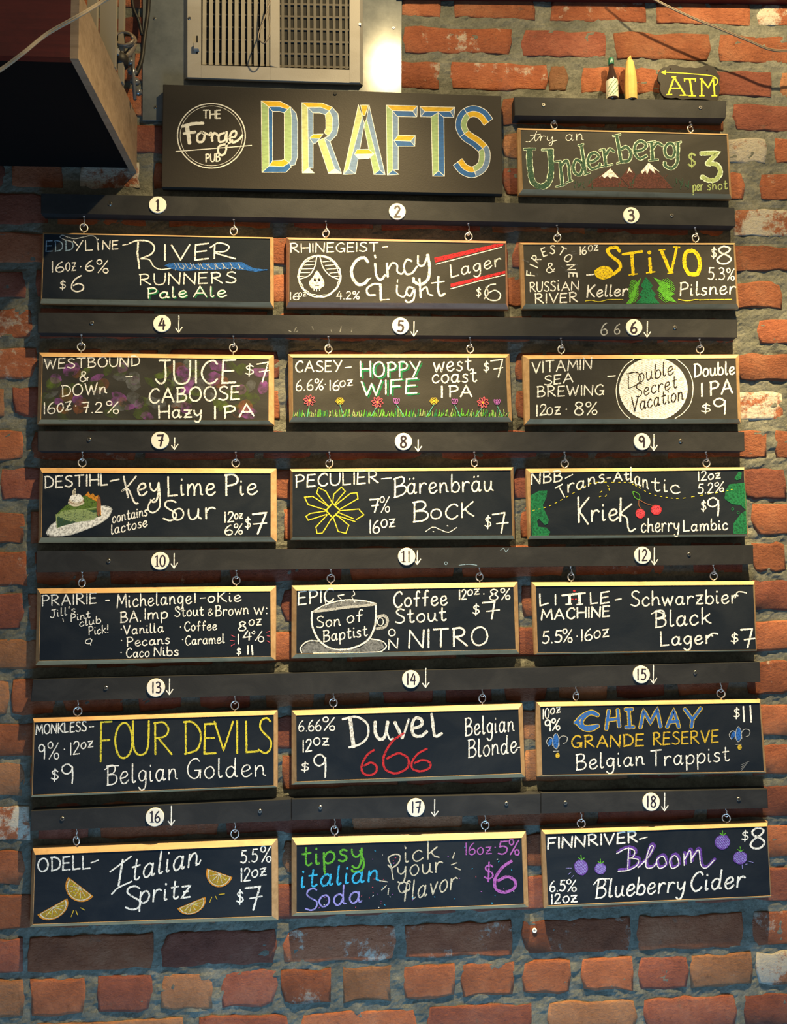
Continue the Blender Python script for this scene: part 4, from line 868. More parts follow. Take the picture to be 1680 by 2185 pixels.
# 8
p = PAN[8]
p.t('PECULIER', 130, 445, 690, 412, 82, 11); p.p('710 386,778 380', 8); p.t('B', 795, 512, 880, 490, 130, 12); p.t('ärenbräu', 885, 488, 1462, 466, 118, 11)
p.t('B', 925, 680, 1028, 672, 138, 12); p.t('O', 1045, 658, 1115, 655, 66, 11); p.t('CK', 1145, 660, 1335, 640, 98, 11); p.p('~1010 742,1060 712,1110 730,1165 747,1220 715', 6); p.p('1060 742,1066 744|1155 703,1162 705', 7)
p.t('7', 630, 614, 690, 612, 92, 11); p.t('%', 700, 614, 765, 610, 108, 8); p.t('16', 632, 755, 698, 752, 88, 10); p.t('oz', 708, 716, 802, 708, 92, 10); p.t('$', 1412, 722, 1452, 720, 88, 9); p.p('1462 628,1545 615,1522 752', 12); p.p('1490 690,1568 682', 11)
p.part = 'chalk_star'
for a in ('350 570,272 482,285 445,335 470,376 545','382 545,388 490,440 442,466 470,430 512,396 556','402 562,500 485,545 480,552 520,428 592','430 602,558 590,592 630,540 662','402 632,532 675|416 612,520 655','386 650,418 742,470 755,490 700,402 626','376 650,312 752,275 756,268 712,345 628','342 626,215 666,200 640,228 620,345 602','340 598,215 560,190 510,246 505,352 572'): p.p(a, 8, 'y')
p.p('380 550,430 600,380 648,335 600,380 550', 10, 'y')
# 9
p = PAN[9]
p.t('NBB', 142, 424, 345, 402, 74, 11); p.p('370 382,420 356', 8)
p.l('T', 345, 472, 84, -28, 10); p.t('rans', 385, 478, 635, 405, 92, 10); p.p('652 382,675 378', 9); p.t('At', 700, 402, 800, 392, 60, 11); p.t('lan', 810, 408, 930, 455, 100, 10); p.t('tic', 955, 462, 1145, 488, 96, 10)
p.p('458 510,462 680', 15); p.p('~530 512,470 595,490 640,525 692', 13); p.t('rie', 545, 672, 725, 668, 128, 14); p.p('745 515,742 675', 14); p.p('~820 555,748 618,785 650,795 715,812 742,845 722', 12)
p.t('cherry', 885, 748, 1140, 738, 96, 10); p.t('Lambic', 1170, 740, 1468, 728, 74, 10); p.t('12oz', 1270, 400, 1418, 382, 62, 9); p.t('5.2', 1268, 486, 1370, 480, 66, 9); p.t('%', 1378, 480, 1440, 470, 66, 8); p.t('$', 1290, 606, 1322, 604, 76, 9); p.t('9', 1330, 636, 1408, 634, 126, 12)
p.part = 'chalk_coastline'
for a in ('136 500,190 470,245 468,240 510,215 565,232 610,255 660,250 690,232 695,190 652,176 672,186 712,240 718,266 745,255 768,146 768','1482 425,1580 415,1592 500,1598 600,1558 560,1500 555,1450 520,1456 470','1598 600,1560 622,1510 690,1510 755,1600 755','1518 382,1545 338,1562 345,1556 385,1528 392'): p.fill(a, '#G', 'G', 5)
p.ell(1503, 590, 8, 8, 'G', False, 4); p.ell(1540, 615, 8, 8, 'G', False, 4)
pth = smooth_pts([(150,600),(250,574),(350,525),(460,462),(560,412),(700,410),(800,412),(860,440),(950,488),(1050,510),(1150,518),(1300,495),(1430,474),(1510,455)], 8)
for k in range(0, len(pth)-2, 3): p.stroke([pth[k], pth[k+1]], 5, 'y')
p.p('605 478,618 468|600 508,612 502|648 495,640 505|665 450,668 465|655 430,662 438', 5, 'y')
p.part = 'chalk_cherry'; p.ell(878, 620, 33, 34, 'r', jit=.06); p.ell(985, 595, 38, 34, 'r', jit=.06); p.hatch(985, 595, 34, 30, 'R', 9, 4, 40); p.hatch(878, 620, 30, 30, 'R', 8, 4, 60); p.p('~868 525,868 565,885 590|~868 525,915 552,968 568', 5, 'n'); p.p('~828 472,868 490,872 525,842 512,828 472', 5, 'L')
# 10
p = PAN[10]
p.t('PRAIRIE', 88, 430, 436, 412, 66, 9); p.p('497 394,520 392', 9); p.t('Michelange', 570, 440, 1045, 412, 84, 9); p.p('1068 348,1070 408', 9); p.p('1102 380,1135 377', 7); p.t('oKie', 1152, 407, 1362, 398, 66, 9)
p.t('BA.', 592, 536, 722, 526, 66, 9); p.t('Imp', 748, 514, 892, 508, 68, 9); p.t('Stout', 940, 498, 1122, 490, 62, 8); p.t('&', 1152, 490, 1185, 488, 40, 7); p.t('Brown', 1200, 495, 1410, 480, 66, 8); p.t('w:', 1448, 486, 1532, 480, 80, 8)
for b_, xs, y0_, x1_, y1_ in (('·',592,605,600,605),('Vanilla',612,612,866,596),('·',594,678,600,678),('Pecans',632,690,905,670),('·',592,755,598,755),('Caco',630,760,775,752),('·',972,592,978,592),('Coffee',1002,590,1208,582),('·',985,672,992,672),('Caramel',1008,680,1256,666)): p.t(b_, xs, y0_, x1_, y1_, 58, 8)
p.t('Nibs', 808, 750, 962, 745, 58, 9); p.t('8', 1348, 590, 1395, 586, 60, 9); p.t('oz', 1415, 556, 1492, 550, 62, 8); p.t('1', 1342, 672, 1352, 670, 60, 9); p.t('4', 1378, 654, 1428, 648, 60, 9); p.p('~1445 590,1432 602,1448 608,1452 594,1445 590', 5); p.p('1498 590,1455 650', 7); p.ell(1492, 642, 17, 17, 'w', False, 7)
p.t('$', 1338, 742, 1362, 742, 46, 9); p.p('1408 685,1408 738|1432 682,1438 740', 12)
for a in ('1300 615,1325 628','1295 650,1322 652','1300 685,1322 672','1528 598,1545 590','1530 620,1548 622','1530 652,1548 662'): p.p(a, 5, 'R')
p.t('Jill\'s', 142, 508, 302, 474, 50, 7); p.t('Pint', 272, 530, 396, 504, 46, 7); p.t('club', 330, 560, 465, 538, 48, 7); p.t('Pick!', 388, 616, 512, 600, 52, 7); p.p('222 508,226 528', 6); p.p('~400 637,370 650,372 668,398 668,408 645,385 640', 6); p.p('400 668,402 682', 6)
# 11
p = PAN[11]
p.t('EPIC', 118, 445, 355, 422, 88, 11); p.p('385 383,425 377', 8); p.t('Coffee', 762, 462, 1122, 446, 102, 12); p.t('Stout', 775, 572, 1115, 550, 94, 12); p.t('12', 1205, 410, 1252, 408, 66, 10); p.t('oz', 1260, 382, 1340, 374, 62, 9); p.t('·', 1368, 405, 1374, 405, 66, 11); p.t('8', 1410, 414, 1466, 414, 74, 10); p.t('%', 1484, 412, 1548, 408, 78, 9)
p.t('$', 1298, 516, 1340, 514, 74, 10); p.p('1362 432,1445 425,1425 540', 13); p.p('1392 490,1478 480', 10); p.t('O', 728, 656, 772, 656, 46, 9); p.t('N', 728, 748, 790, 740, 66, 10); p.t('NITRO', 865, 740, 1395, 716, 122, 14)
p.t('Son', 242, 600, 400, 585, 74, 9); p.t('of', 445, 570, 552, 555, 78, 9); p.t('Baptist', 285, 696, 582, 655, 76, 9)
p.part = 'chalk_cup'
p.p('~208 492,212 590,262 690,350 745,470 742,580 690,628 610,642 520,640 440', 14); p.p('~215 492,300 445,420 414,540 416,640 436', 10); p.fill('225 490,310 448,420 420,540 422,625 440,430 462', '#d'); p.p('~222 492,330 478,450 462,560 452,640 440', 20, 'g')
p.p('~655 525,700 520,720 555,700 595,645 608', 22, 'g'); p.ell(672, 560, 20, 26, 'w', False, 6); p.p('~255 690,180 692,132 735,140 770', 10); p.fill('250 698,180 700,140 740,148 772,330 770,640 765,700 735,680 695,605 678,540 735,420 760,300 735', '#d'); p.p('~610 676,680 690,712 722,690 752,640 765,400 772,220 772', 9)
p.p('~490 352,498 375,480 392,500 428', 6); p.p('385 388,408 410,404 445', 5); p.p('~290 392,298 420,305 460', 5)
# 12
p = PAN[12]
p.t('L', 135, 452, 192, 438, 78, 11); p.t('I', 236, 448, 244, 446, 72, 11); p.p('285 382,440 366', 15); p.p('335 380,335 440|402 374,405 442', 22); p.p('310 442,350 440|385 444,425 440', 9); p.t('L', 478, 438, 525, 434, 74, 11); p.t('E', 545, 438, 602, 430, 74, 11); p.p('645 412,685 405', 10)
p.ell(367, 352, 9, 7, 'r'); p.p('350 408,360 408|374 408,382 407', 9, 'r'); p.t('MACHINE', 145, 550, 606, 524, 70, 12); p.t('5.5', 152, 706, 280, 698, 80, 11); p.t('%', 288, 698, 352, 700, 92, 9); p.t('·', 382, 690, 388, 690, 66, 9); p.t('16', 415, 690, 488, 684, 76, 10); p.t('oz', 500, 672, 598, 660, 84, 10)
p.t('Schwarzbier', 752, 455, 1472, 432, 98, 11); p.p('~1455 400,1470 362,1500 358,1532 366', 9); p.p('~888 508,930 492,985 520,940 545', 9); p.t('Black', 915, 600, 1290, 572, 110, 12); p.t('Lager', 952, 722, 1300, 705, 96, 12); p.p('~1270 670,1300 640,1338 642', 10)
p.t('$', 1430, 706, 1475, 704, 74, 11); p.p('1494 615,1572 608,1540 735', 14); p.p('1518 682,1590 672', 12)
# 13
p = PAN[13]
p.t('MONKLESS', 80, 434, 396, 412, 60, 9); p.p('415 386,442 384', 7); p.t('9', 95, 588, 135, 588, 92, 9); p.t('%', 152, 588, 222, 588, 104, 8); p.t('·', 254, 560, 260, 560, 70, 9); p.t('12', 294, 562, 352, 556, 78, 8); p.t('oz', 362, 524, 436, 512, 64, 8); p.t('$', 175, 726, 218, 724, 76, 9); p.t('9', 238, 742, 312, 740, 122, 10)
for ch, xa, xb, yb, h_ in (('F',485,555,602,245),('O',578,685,584,228),('U',690,790,560,210),('R',818,932,558,205),('D',1008,1115,556,200),('E',1140,1212,556,190),('V',1200,1318,530,182),('I',1340,1352,552,200),('L',1402,1478,548,200),('S',1478,1560,548,215)):
    p.t(ch, xa, yb, xb, yb, h_, 13, 'y')
p.t('Belgian', 525, 752, 965, 716, 122, 9); p.t('Golden', 1030, 712, 1520, 694, 122, 9); p.p('~512 655,545 635,600 630', 7)
# 14
p = PAN[14]
p.t('6.66', 118, 468, 265, 464, 72, 9); p.t('%', 275, 462, 355, 462, 90, 9); p.t('12', 145, 608, 202, 598, 78, 10); p.t('oz', 215, 558, 315, 560, 82, 9); p.t('$', 135, 738, 182, 734, 64, 10); p.t('9', 215, 772, 298, 772, 148, 13)
g2 = '#w'
for s_, w_ in (("458 385,482 572",28),("~408 388,500 372,572 420,575 500,530 550,452 576",16),("~625 405,628 480,655 520,690 500,708 405",24),("~705 480,722 520,745 515",14),("755 408,805 512",24),("808 512,848 388",16),("~868 452,930 430,930 388,890 382,870 430,880 490,930 500,968 468",22),("~1000 352,1012 450,1025 500,1068 482",22)): p.p(s_, w_, g2); 
p.t('Belgian', 1222, 498, 1545, 468, 118, 10); p.t('Blonde', 1242, 645, 1565, 608, 118, 10); p.p('1568 578,1588 574', 8)
p.part = 'red_numerals'
p.t('6', 532, 762, 636, 760, 168, 16, 'r'); p.t('6', 678, 750, 852, 744, 262, 17, 'r'); p.t('6', 864, 738, 994, 732, 150, 16, 'r')
# 15
p = PAN[15]
p.t('10', 122, 416, 162, 412, 66, 8); p.t('oz', 172, 385, 236, 372, 62, 8); p.t('9', 135, 500, 172, 496, 76, 10); p.t('%', 178, 494, 232, 488, 76, 9)
CHM = ["~488 392,440 370,378 400,350 440,392 482,440 488,488 462","~488 392,430 380,380 430,400 470,488 462","558 360,542 485","618 355,628 468","545 425,625 415","690 358,698 470","668 354,715 352|672 472,725 470","768 475,790 362,835 442,880 352,902 470","945 472,990 362,1025 472","955 438,1020 432","1062 350,1115 420,1170 345","1115 415,1108 472","335 440,362 440"]
for s_ in CHM: p.p(s_, 33, 'O', rough=.06)
for s_ in CHM: p.p(s_, 21, 'B', rough=.06)
p.t('GRANDE', 312, 608, 788, 596, 78, 11, 'O'); p.t('RESERVE', 852, 590, 1285, 572, 82, 11, 'O'); p.t('Belgian', 342, 756, 792, 722, 104, 10); p.t('Trappist', 838, 732, 1358, 696, 104, 10)
p.t('$', 1390, 414, 1425, 410, 72, 9); p.p('1452 335,1458 436|1498 330,1505 438', 12)
p.part = 'chalk_fleur_de_lis'
for x, y, k_ in ((207,570,1.0),(1420,525,.95)):
    p.ell(x, y-5, 17*k_, 48*k_, 'B'); p.ell(x, y-5, 20*k_, 52*k_, 'g', False, 4)
    p.p('~-22 25,-22 -20,-45 -28,-62 0,-45 30|~22 25,22 -20,45 -40,75 -30,70 0,50 10', 5, 'g', dx=x, dy=y); p.ell(x-36, y, 12, 26, 'B', rot=20); p.p('-18 62,20 60', 5, 'g', dx=x, dy=y); p.ell(x+12 if x < 400 else x+8, y+90 if x < 400 else y+80, 14, 18, 'O')
for k in range(4): p.stroke([(1435, 765-k*14), (1460+k*10, 735-k*12)], 4, 'd')
# 16
p = PAN[16]
p.t('ODELL', 92, 502, 418, 480, 84, 11); p.p('425 446,472 428', 9); p.p('545 502,678 405', 11); p.p('625 425,598 590', 14); p.p('~555 642,600 600,682 562', 11); p.t('talian', 675, 560, 1095, 460, 150, 12, sl=.12); p.p('~1085 462,1105 450,1115 428', 9)
p.t('S', 640, 742, 735, 740, 150, 12); p.t('pritz', 728, 700, 1045, 662, 128, 12, sl=.1); p.t('5.5', 1368, 445, 1472, 438, 78, 10); p.t('%', 1490, 442, 1556, 440, 100, 9); p.t('12', 1368, 565, 1425, 558, 82, 10); p.t('oz', 1435, 538, 1525, 522, 78, 10); p.t('$', 1342, 706, 1382, 704, 88, 10); p.p('1396 605,1488 595,1445 742', 14); p.p('1422 670,1502 655', 10)
p.part = 'chalk_orange_wedge'
def wedge(x0, y0, x1, y1, dep, px=0):
    a = Vector((x0, y0)); b = Vector((x1, y1)); m = (a+b)/2; u = (b-a)/2; v = Vector((-u.y, u.x)).normalized()*dep
    def arc(k, s0=1.0, dd=0.0): return [m+u*s0*math.cos(math.pi*i/k)+v*(s0*math.sin(math.pi*i/k))+v.normalized()*dd for i in range(k+1)]
    p.fill([tuple(q) for q in arc(16)], 'o'); p.fill([tuple(q) for q in arc(14, .88, 4)], 'm'); p.fill([tuple(q) for q in arc(14, .80, 7)], 'u')
    c = m+v.normalized()*8
    for an in (35, 65, 95, 125, 150): t_ = math.radians(an); p.stroke([c, m+u*.74*math.cos(t_)+v*.74*math.sin(t_)], 4, 'm')
    for i in range(26):
        t_ = math.radians(rs.uniform(12, 168)); r_ = rs.uniform(.2, .66); q = m+u*r_*math.cos(t_)+v*r_*math.sin(t_)+v.normalized()*6; p.stroke([q, q+Vector((rs.uniform(-9, 9), rs.uniform(-9, 9)))], 4, rs.choice(['y', 'o']))
wedge(440, 660, 280, 535, 98) if False else None
wedge(440, 655, 283, 535, -98) if False else wedge(283+157, 655, 283, 535, -95)
wedge(275, 668, 88, 772, -78); wedge(1315, 535, 1155, 480, -92); wedge(1143, 658, 968, 732, -72)
for a in ('300 785,315 745','330 745,340 772','360 728,385 742','1172 695,1185 660','1208 655,1218 675','1230 645,1265 640'): p.p(a, 6, 'O')
# 17
p = PAN[17]
p.t('tipsy', 140, 522, 540, 478, 132, 15, 'L'); p.p('~525 420,550 500,535 550,480 560,470 545', 16, 'L'); p.p('285 480,292 580', 14, 'L'); p.t('italian', 130, 668, 645, 622, 128, 14, 'c', sl=.1); p.t('S', 162, 822, 240, 812, 140, 12, 'v'); p.t('oda', 252, 795, 535, 762, 128, 13, 'v')
p.p('~745 612,730 520,712 470,755 445,790 455,780 500,735 535,710 515', 10, 'm'); p.t('ick', 820, 500, 1045, 470, 122, 10, 'm'); p.p('822 388,826 408', 7, 'm'); p.t('your', 775, 598, 1070, 560, 118, 10, 'm'); p.t('flavor', 800, 762, 1162, 672, 132, 10, 'm', sl=.1); p.p('~850 640,800 630,780 665,800 700,850 680,855 640', 8, 'm')
p.t('16oz', 1225, 448, 1395, 440, 78, 9, 'P'); p.t('·', 1418, 430, 1424, 430, 66, 10, 'P'); p.t('5', 1442, 446, 1502, 442, 84, 12, 'P'); p.t('%', 1512, 448, 1580, 452, 104, 10, 'P'); p.t('$', 1350, 622, 1408, 618, 122, 13, 'P'); p.t('6', 1412, 700, 1556, 695, 202, 21, 'P')
p.part = 'chalk_tick_mark'
for a in ('1152 435,1140 470','1130 515,1168 500','1155 532,1190 548','655 620,708 628','668 682,700 652','715 670,710 712'): p.p(a, 8, 'm')
p.part = 'chalk_speckle'
for k in range(46): x, y = rs.choice([(rs.uniform(560, 760), rs.uniform(420, 800)), (rs.uniform(1080, 1600), rs.uniform(400, 770)), (rs.uniform(250, 1200), rs.uniform(700, 810))]); p.stroke([(x, y), (x+rs.uniform(-7, 7), y+rs.uniform(-7, 7))], 5, rs.choice(['P', 'R', 'w', 'c']))
# 18
p = PAN[18]
p.t('FINNRIVER', 125, 450, 732, 402, 74, 13); p.p('745 382,797 368', 10)
for dx, dy, w_, c_ in ((6, -10, 24, 'p'), (0, 0, 8, 'w')):
    p.p('672 440,665 585', w_, c_, dx=dx, dy=dy); p.p('~590 480,660 445,712 462,700 505,672 512,735 520,728 560,670 592,600 600', w_, c_, dx=dx, dy=dy)
    p.p('~735 575,800 510,838 440,820 430,795 500,790 570,830 575,860 545', w_, c_, dx=dx, dy=dy); p.p('~890 500,860 530,880 580,925 555,912 505,890 500|~975 495,950 530,965 580,1010 555,1000 505,975 495', w_, c_, dx=dx, dy=dy)
    p.p('~1045 480,1048 560|~1050 520,1080 465,1092 470,1095 540|~1095 520,1135 460,1150 470,1160 555,1195 578,1250 525', w_, c_, dx=dx, dy=dy)
p.t('Blue', 448, 782, 708, 762, 128, 13, sl=.12); p.t('berry', 724, 758, 1048, 738, 122, 13, sl=.12); p.t('Cider', 1090, 736, 1450, 706, 126, 14, sl=.12); p.p('~435 690,470 655,540 650', 9)
p.t('6.5', 140, 738, 240, 730, 72, 11); p.t('%', 250, 738, 316, 736, 82, 9); p.t('12', 150, 822, 210, 815, 64, 11); p.t('oz', 225, 812, 322, 806, 76, 11); p.t('$', 1440, 396, 1482, 392, 74, 9); p.t('8', 1495, 450, 1592, 440, 140, 14)
p.part = 'chalk_blueberry'
for x, y, a, b in ((350,572,44,52),(481,582,37,37),(1307,402,50,48),(1427,507,46,43)):
    p.ell(x, y, a, b, 'p', rot=-15); p.hatch(x, y, a, b, '#v', 10, 5, 120); p.ell(x, y, a, b, 'P' if False else 'p', False, 5, rot=-15)
    p.p('-20 -8,0 6,18 -6|0 6,-4 -26', 6, 'L', dx=x+3, dy=y-b-4)
for a in ('248 578,285 578','262 622,282 605','285 645,298 628','1440 555,1442 582','1462 552,1476 550','1480 530,1515 540'): p.p(a, 4, 'v')
for p, b in zip(PAN, BOARD): p.finish(b)
# ------------------------------------------------------------------ title sign
q = [(348,180),(1070,205),(1073,414),(345,399)]; c = at(709, 406, 0.03)
SG = empty('title_sign', (c.x, -0.02, c.z), 'large dark sign with faceted DRAFTS letters and a round pub emblem', 'sign')
mb = MB(); qbox(mb, q, 0.0225, 0.0090); mb.build('sign_board', SIGNM, SG)
mb = MB(); mb.disc(at(715, 200, 0.0225), 0.0034, 0.002, 16); mb.build('screw', BLACKM, SG)
P = Panel(330, 170, 2.2105, 0.0225); P.part = 'emblem'
for rx, ry, w in ((160, 152, 6), (147, 141, 2.5)):
    P.ell(268, 265, rx, ry, '*W', False, w, 0, 0, n=40)
P.fill('118 300,118 312,95 330,95 348,300 335,470 318,470 300,300 318', 'k') if False else None
P.t('THE', 230, 182, 311, 182, 38, 7, '*W'); P.t('PUB', 241, 388, 308, 385, 37, 7, '*W')
P.p('~130 220,180 208,230 205', 16, '*W'); P.p('152 215,165 300', 21, '*W'); P.p('137 254,192 247', 15, '*W')
P.p('~225 245,203 262,205 292,228 290,236 262,222 246,250 258', 12, '*W'); P.p('~258 262,268 252,272 290|~268 275,282 252,298 262', 12, '*W')
P.p('~330 250,305 262,305 292,328 288,338 258|~340 245,340 300,335 340,318 356,302 345,302 318,318 308,350 300,368 285', 11, '*W')
P.p('~352 272,380 268,384 245,366 246,354 278,372 296,400 280,414 262', 12, '*W'); P.p('100 339,458 310', 5, '*W')
P.part = 'letters'
FC = [('g','503 100,537 127,540 407,507 437'),('b','537 127,557 150,557 385,540 407'),('y','503 100,592 102,640 127,626 142,590 127,537 127'),('b','537 127,590 127,628 140,610 157,590 150,557 150'),
 ('g','612 157,640 127,647 180,647 372,636 392,612 375'),('s','640 127,668 158,675 200,675 362,662 402,636 408,636 392,647 372,647 180'),('y','557 383,600 380,612 375,636 392,606 410,540 407'),('b','507 437,540 407,606 410,636 392,645 412,620 437'),
 ('l','695 108,722 130,727 415,697 440'),('s','722 130,748 155,748 418,727 415'),('W','697 440,727 415,753 440'),('y','695 108,790 110,838 130,825 147,785 130,722 130'),('s','722 130,785 130,825 147,805 165,780 157,748 157'),
 ('l','805 165,825 147,840 180,838 240,820 267,800 250,808 230,808 190'),('s','838 130,865 160,870 210,860 260,828 292,800 275,820 267,838 240,840 180,825 147'),('y','748 258,795 256,780 277,732 275'),('s','732 275,780 277,760 300,748 300'),
 ('l','770 288,800 275,850 420,820 440'),('s','800 275,828 292,882 440,850 420'),('W','820 442,850 420,882 442'),
 ('l','962 118,980 175,915 420,890 447'),('s','980 175,990 205,948 445,915 420'),('y','972 120,1008 120,993 170,982 168'),('s','1012 118,1042 250,1088 448,1063 425,1000 185'),('g','1000 185,988 215,1035 447,1063 425'),
 ('y','955 330,1010 328,1035 350,943 352'),('W','943 352,1035 350,1010 373,965 375'),('s','890 447,915 420,948 445'),('b','1035 447,1063 425,1088 448'),
 ('g','1093 120,1122 146,1125 425,1098 450'),('s','1122 146,1150 175,1150 425,1125 425'),('b','1098 450,1125 425,1153 447'),('y','1093 120,1240 124,1218 148,1122 146'),('b','1122 146,1218 148,1236 176,1145 174'),('s','1240 124,1238 175,1218 148'),
 ('y','1150 262,1230 264,1208 290,1130 287'),('b','1130 287,1208 290,1228 314,1145 314'),('s','1230 264,1228 314,1208 290'),
 ('y','1252 127,1417 130,1395 150,1275 150'),('b','1275 150,1395 150,1412 178,1255 175'),('s','1252 127,1275 150,1255 175'),('s','1417 130,1412 178,1395 150'),('g','1305 175,1338 155,1340 430,1312 455'),('b','1338 155,1365 178,1368 455,1340 430'),('b','1312 455,1340 430,1368 455'),
]
for k, pts in FC: P.fill(pts, '*'+k, '*W', 3)
cl = smooth_pts([(1575,200),(1545,163),(1502,149),(1462,168),(1446,215),(1468,262),(1520,298),(1556,340),(1548,405),(1502,436),(1458,422),(1430,388)], 6)
n = len(cl); lo = []; ro = []
for i, p in enumerate(cl):
    t = (cl[min(i+1, n-1)]-cl[max(i-1, 0)]).normalized(); nn = Vector((-t.y, t.x)); lo.append(p+nn*26); ro.append(p-nn*26)
cuts = [0, int(n*.24), int(n*.44), int(n*.60), int(n*.80), n-1]; cl_col = [('b','y'),('b','g'),('b','y'),('g','s'),('y','b')]
for (a, b), (c1, c2) in zip(zip(cuts, cuts[1:]), cl_col):
    idx = list(range(a, b+1))
    P.fill([tuple(lo[i]) for i in idx]+[tuple(cl[i]) for i in idx[::-1]], '*'+c1, '*W', 3); P.fill([tuple(ro[i]) for i in idx]+[tuple(cl[i]) for i in idx[::-1]], '*'+c2, '*W', 3)
P.finish(SG)
# ------------------------------------------------------------------ galvanised plate and air register
mb = MB(); qbox(mb, [(303,-95),(858,-80),(858,193),(304,257)], 0.0040, 0.0015, 0, 0.0004) if False else None
mb = MB(); qbox(mb, [(305,-95),(858,-80),(857,262),(304,257)], 0.0040, 0.0014, 0, 0.0004)
PL = mb.build('galvanised_panel', GALV); tag(PL, 'bare galvanised sheet metal panel behind the air vent and sign', 'panel')
for x, y in ((332, 229), (330, 40), (840, 60)): screw_head(x, y, 0.0040, PL, 0.0028)
c = at(584, 176, 0.004)
VT = empty('air_register', (c.x, -0.004, c.z), 'off-white steel air vent with two banks of upright louvres', 'vent')
zx = lambda z: 290+z/2.897
mb = MB()
YF = 0.015
def vq(x0, y0, x1, y1, x2=None, y2=None): return None
bot = lambda x, o=0: 170+(x-393)*12/382+o      # bottom edge of the flange
def strip(xa, ya0, xb, yb0, ya1, yb1): qbox(mb, [(xa, ya0), (xb, yb0), (xb, yb1), (xa, ya1)], YF, 0.0085, 0, 0.0003)
strip(400, -90, 429, -90, 165, 166); strip(577, -90, 597, -90, 140, 145); strip(746, -90, 768, -90, 176, 176)
strip(429, 139, 577, 143, 166, 171); strip(577, 143.5, 746, 149, 171, 176.5)
# rolled outer rim
o_ = [at(393,-95,.0042), at(774,-85,.0042), at(775,183,.0042), at(393,170,.0042)]; i_ = [at(400,-90,YF), at(768,-82,YF), at(768,176.5,YF), at(400,165,YF)]; k_ = [Vector((p.x, -.0085, p.z)) for p in i_]
mb.loops([o_[::-1], i_[::-1], k_[::-1]], True, False, False)
mb.build('flange', VENTM, VT)
mb = MB(); qbox(mb, [(402,-88),(766,-80),(766,174),(402,163)], 0.0058, 0.0043, 0, 0.0002); mb.build('duct_opening', BLACKM, VT)
for k in range(11):
    for side in (0, 1):
        xc = (436 if side == 0 else 604)+k*13.75; yb = (137.5 if side == 0 else 143.5)+k*0.35; hw = 4.1 if side == 0 else 3.1
        if k == 10: xc -= 1.5
        if xc+hw > (577 if side == 0 else 746): continue
        a, b = at(xc-hw, yb, 0.0140), at(xc+hw, yb, 0.0095)
        if side: a, b = at(xc-hw, yb, 0.0100), at(xc+hw, yb, 0.0140)
        t = at(xc, -90, 0.012).z; mb = MB()
        mb.box((min(a.x, b.x), 0, a.z), (max(a.x, b.x), 0, t)) if False else None
        d = Vector((0, 0.0009, 0)); T = lambda p: Vector((p.x, p.y, t))
        mb.loops([[a, b, b+d, a+d], [T(a), T(b), T(b)+d, T(a)+d]], True, True, True)
        mb.build('louvre', VENTL, VT)
for k in range(6):
    y = 16+k*26.5-10; mb = MB(); qbox(mb, [(597, y), (745, y+3), (745, y+7), (597, y+4)], 0.0090, 0.0062, 0, 0.0002); mb.build('damper_blade', VENTD, VT)
for k in range(6):
    y = 12+k*26.5-10; mb = MB(); qbox(mb, [(430, y), (577, y+3), (577, y+6), (430, y+3)], 0.0078, 0.0062, 0, 0.0002); mb.build('damper_blade', VENTD, VT)
mb = MB(); qbox(mb, [(418.5, 76), (422.5, 76), (422.5, 115), (418.5, 115)], YF+0.0002, YF-.001, 0, 0.0001); ls = mb.build('lever_slot', BLACKM, VT)
mb = MB(); qbox(mb, [(413, 90), (424, 90), (424, 104), (413, 104)], YF+0.008, YF, 0, 0.001); mb.build('damper_lever', VENTM, VT)
for x, y in ((402.5, 39.5), (766, 52)): screw_head(x+2, y, YF, VT, 0.0031)
# ------------------------------------------------------------------ bottles and plaque on the top rail
zt = at(1320, 211, 0.026).z
def glassmat():
    m = newmat('dark_bottle_glass', (0.028, 0.014, 0.010), 0.12, 0, 0.6); return m
GL_ = glassmat(); CAPM = newmat('green_foil', (0.01, 0.12, 0.07), 0.3); LABM = newmat('bottle_label', (0.55, 0.53, 0.42), 0.6); LG = newmat('label_green', (0.05, 0.16, 0.09), 0.6)
PAPER = slate_mat('tan_wrapping_paper', (0.56, 0.38, 0.12), (0.42, 0.27, 0.08), 0.75, 0.8, 0.2, 25)
bc = Vector((at(1308, 210, 0.020).x, -0.0185, zt))
B1 = empty('mini_bottle', bc, 'tiny dark glass bottle with a green cap and striped label on the top rail', 'bottle')
mb = MB(); mb.lathe(bc, [(0.0098, 0), (0.0112, 0.0012), (0.0114, 0.038), (0.0108, 0.045), (0.0062, 0.060), (0.0048, 0.066), (0.0046, 0.074)], 24); mb.build('glass_body', GL_, B1, True)
mb = MB(); mb.lathe(bc+Vector((0, 0, 0.0725)), [(0.0052, 0), (0.0056, 0.001), (0.0054, 0.012), (0.0047, 0.0135)], 20); mb.build('cap', CAPM, B1, True)
mb = MB(); mb.loops([[bc+Vector((0.01155*math.cos(2*math.pi*k/24), 0.01155*math.sin(2*math.pi*k/24), z)) for k in range(24)] for z in (0.004, 0.039)], True); lb = mb.build('label', LABM, B1, True)
mb = MB()
def onb(u, z, r=0.0117):
    a = u/0.0117; return bc+Vector((math.sin(a)*r, -math.cos(a)*r, z))
def bstroke(pts, w, mb):
    for (a, b) in zip(pts, pts[1:]):
        a = Vector(a); b = Vector(b); d = (b-a); nn = Vector((-d.y, d.x)).normalized()*w/2; m = max(1, int(d.length/0.0015))
        for j in range(m):
            p, q_ = a.lerp(b, j/m), a.lerp(b, (j+1)/m); mb.add([onb(*(p-nn)), onb(*(q_-nn)), onb(*(q_+nn)), onb(*(p+nn))], [(0, 1, 2, 3)])
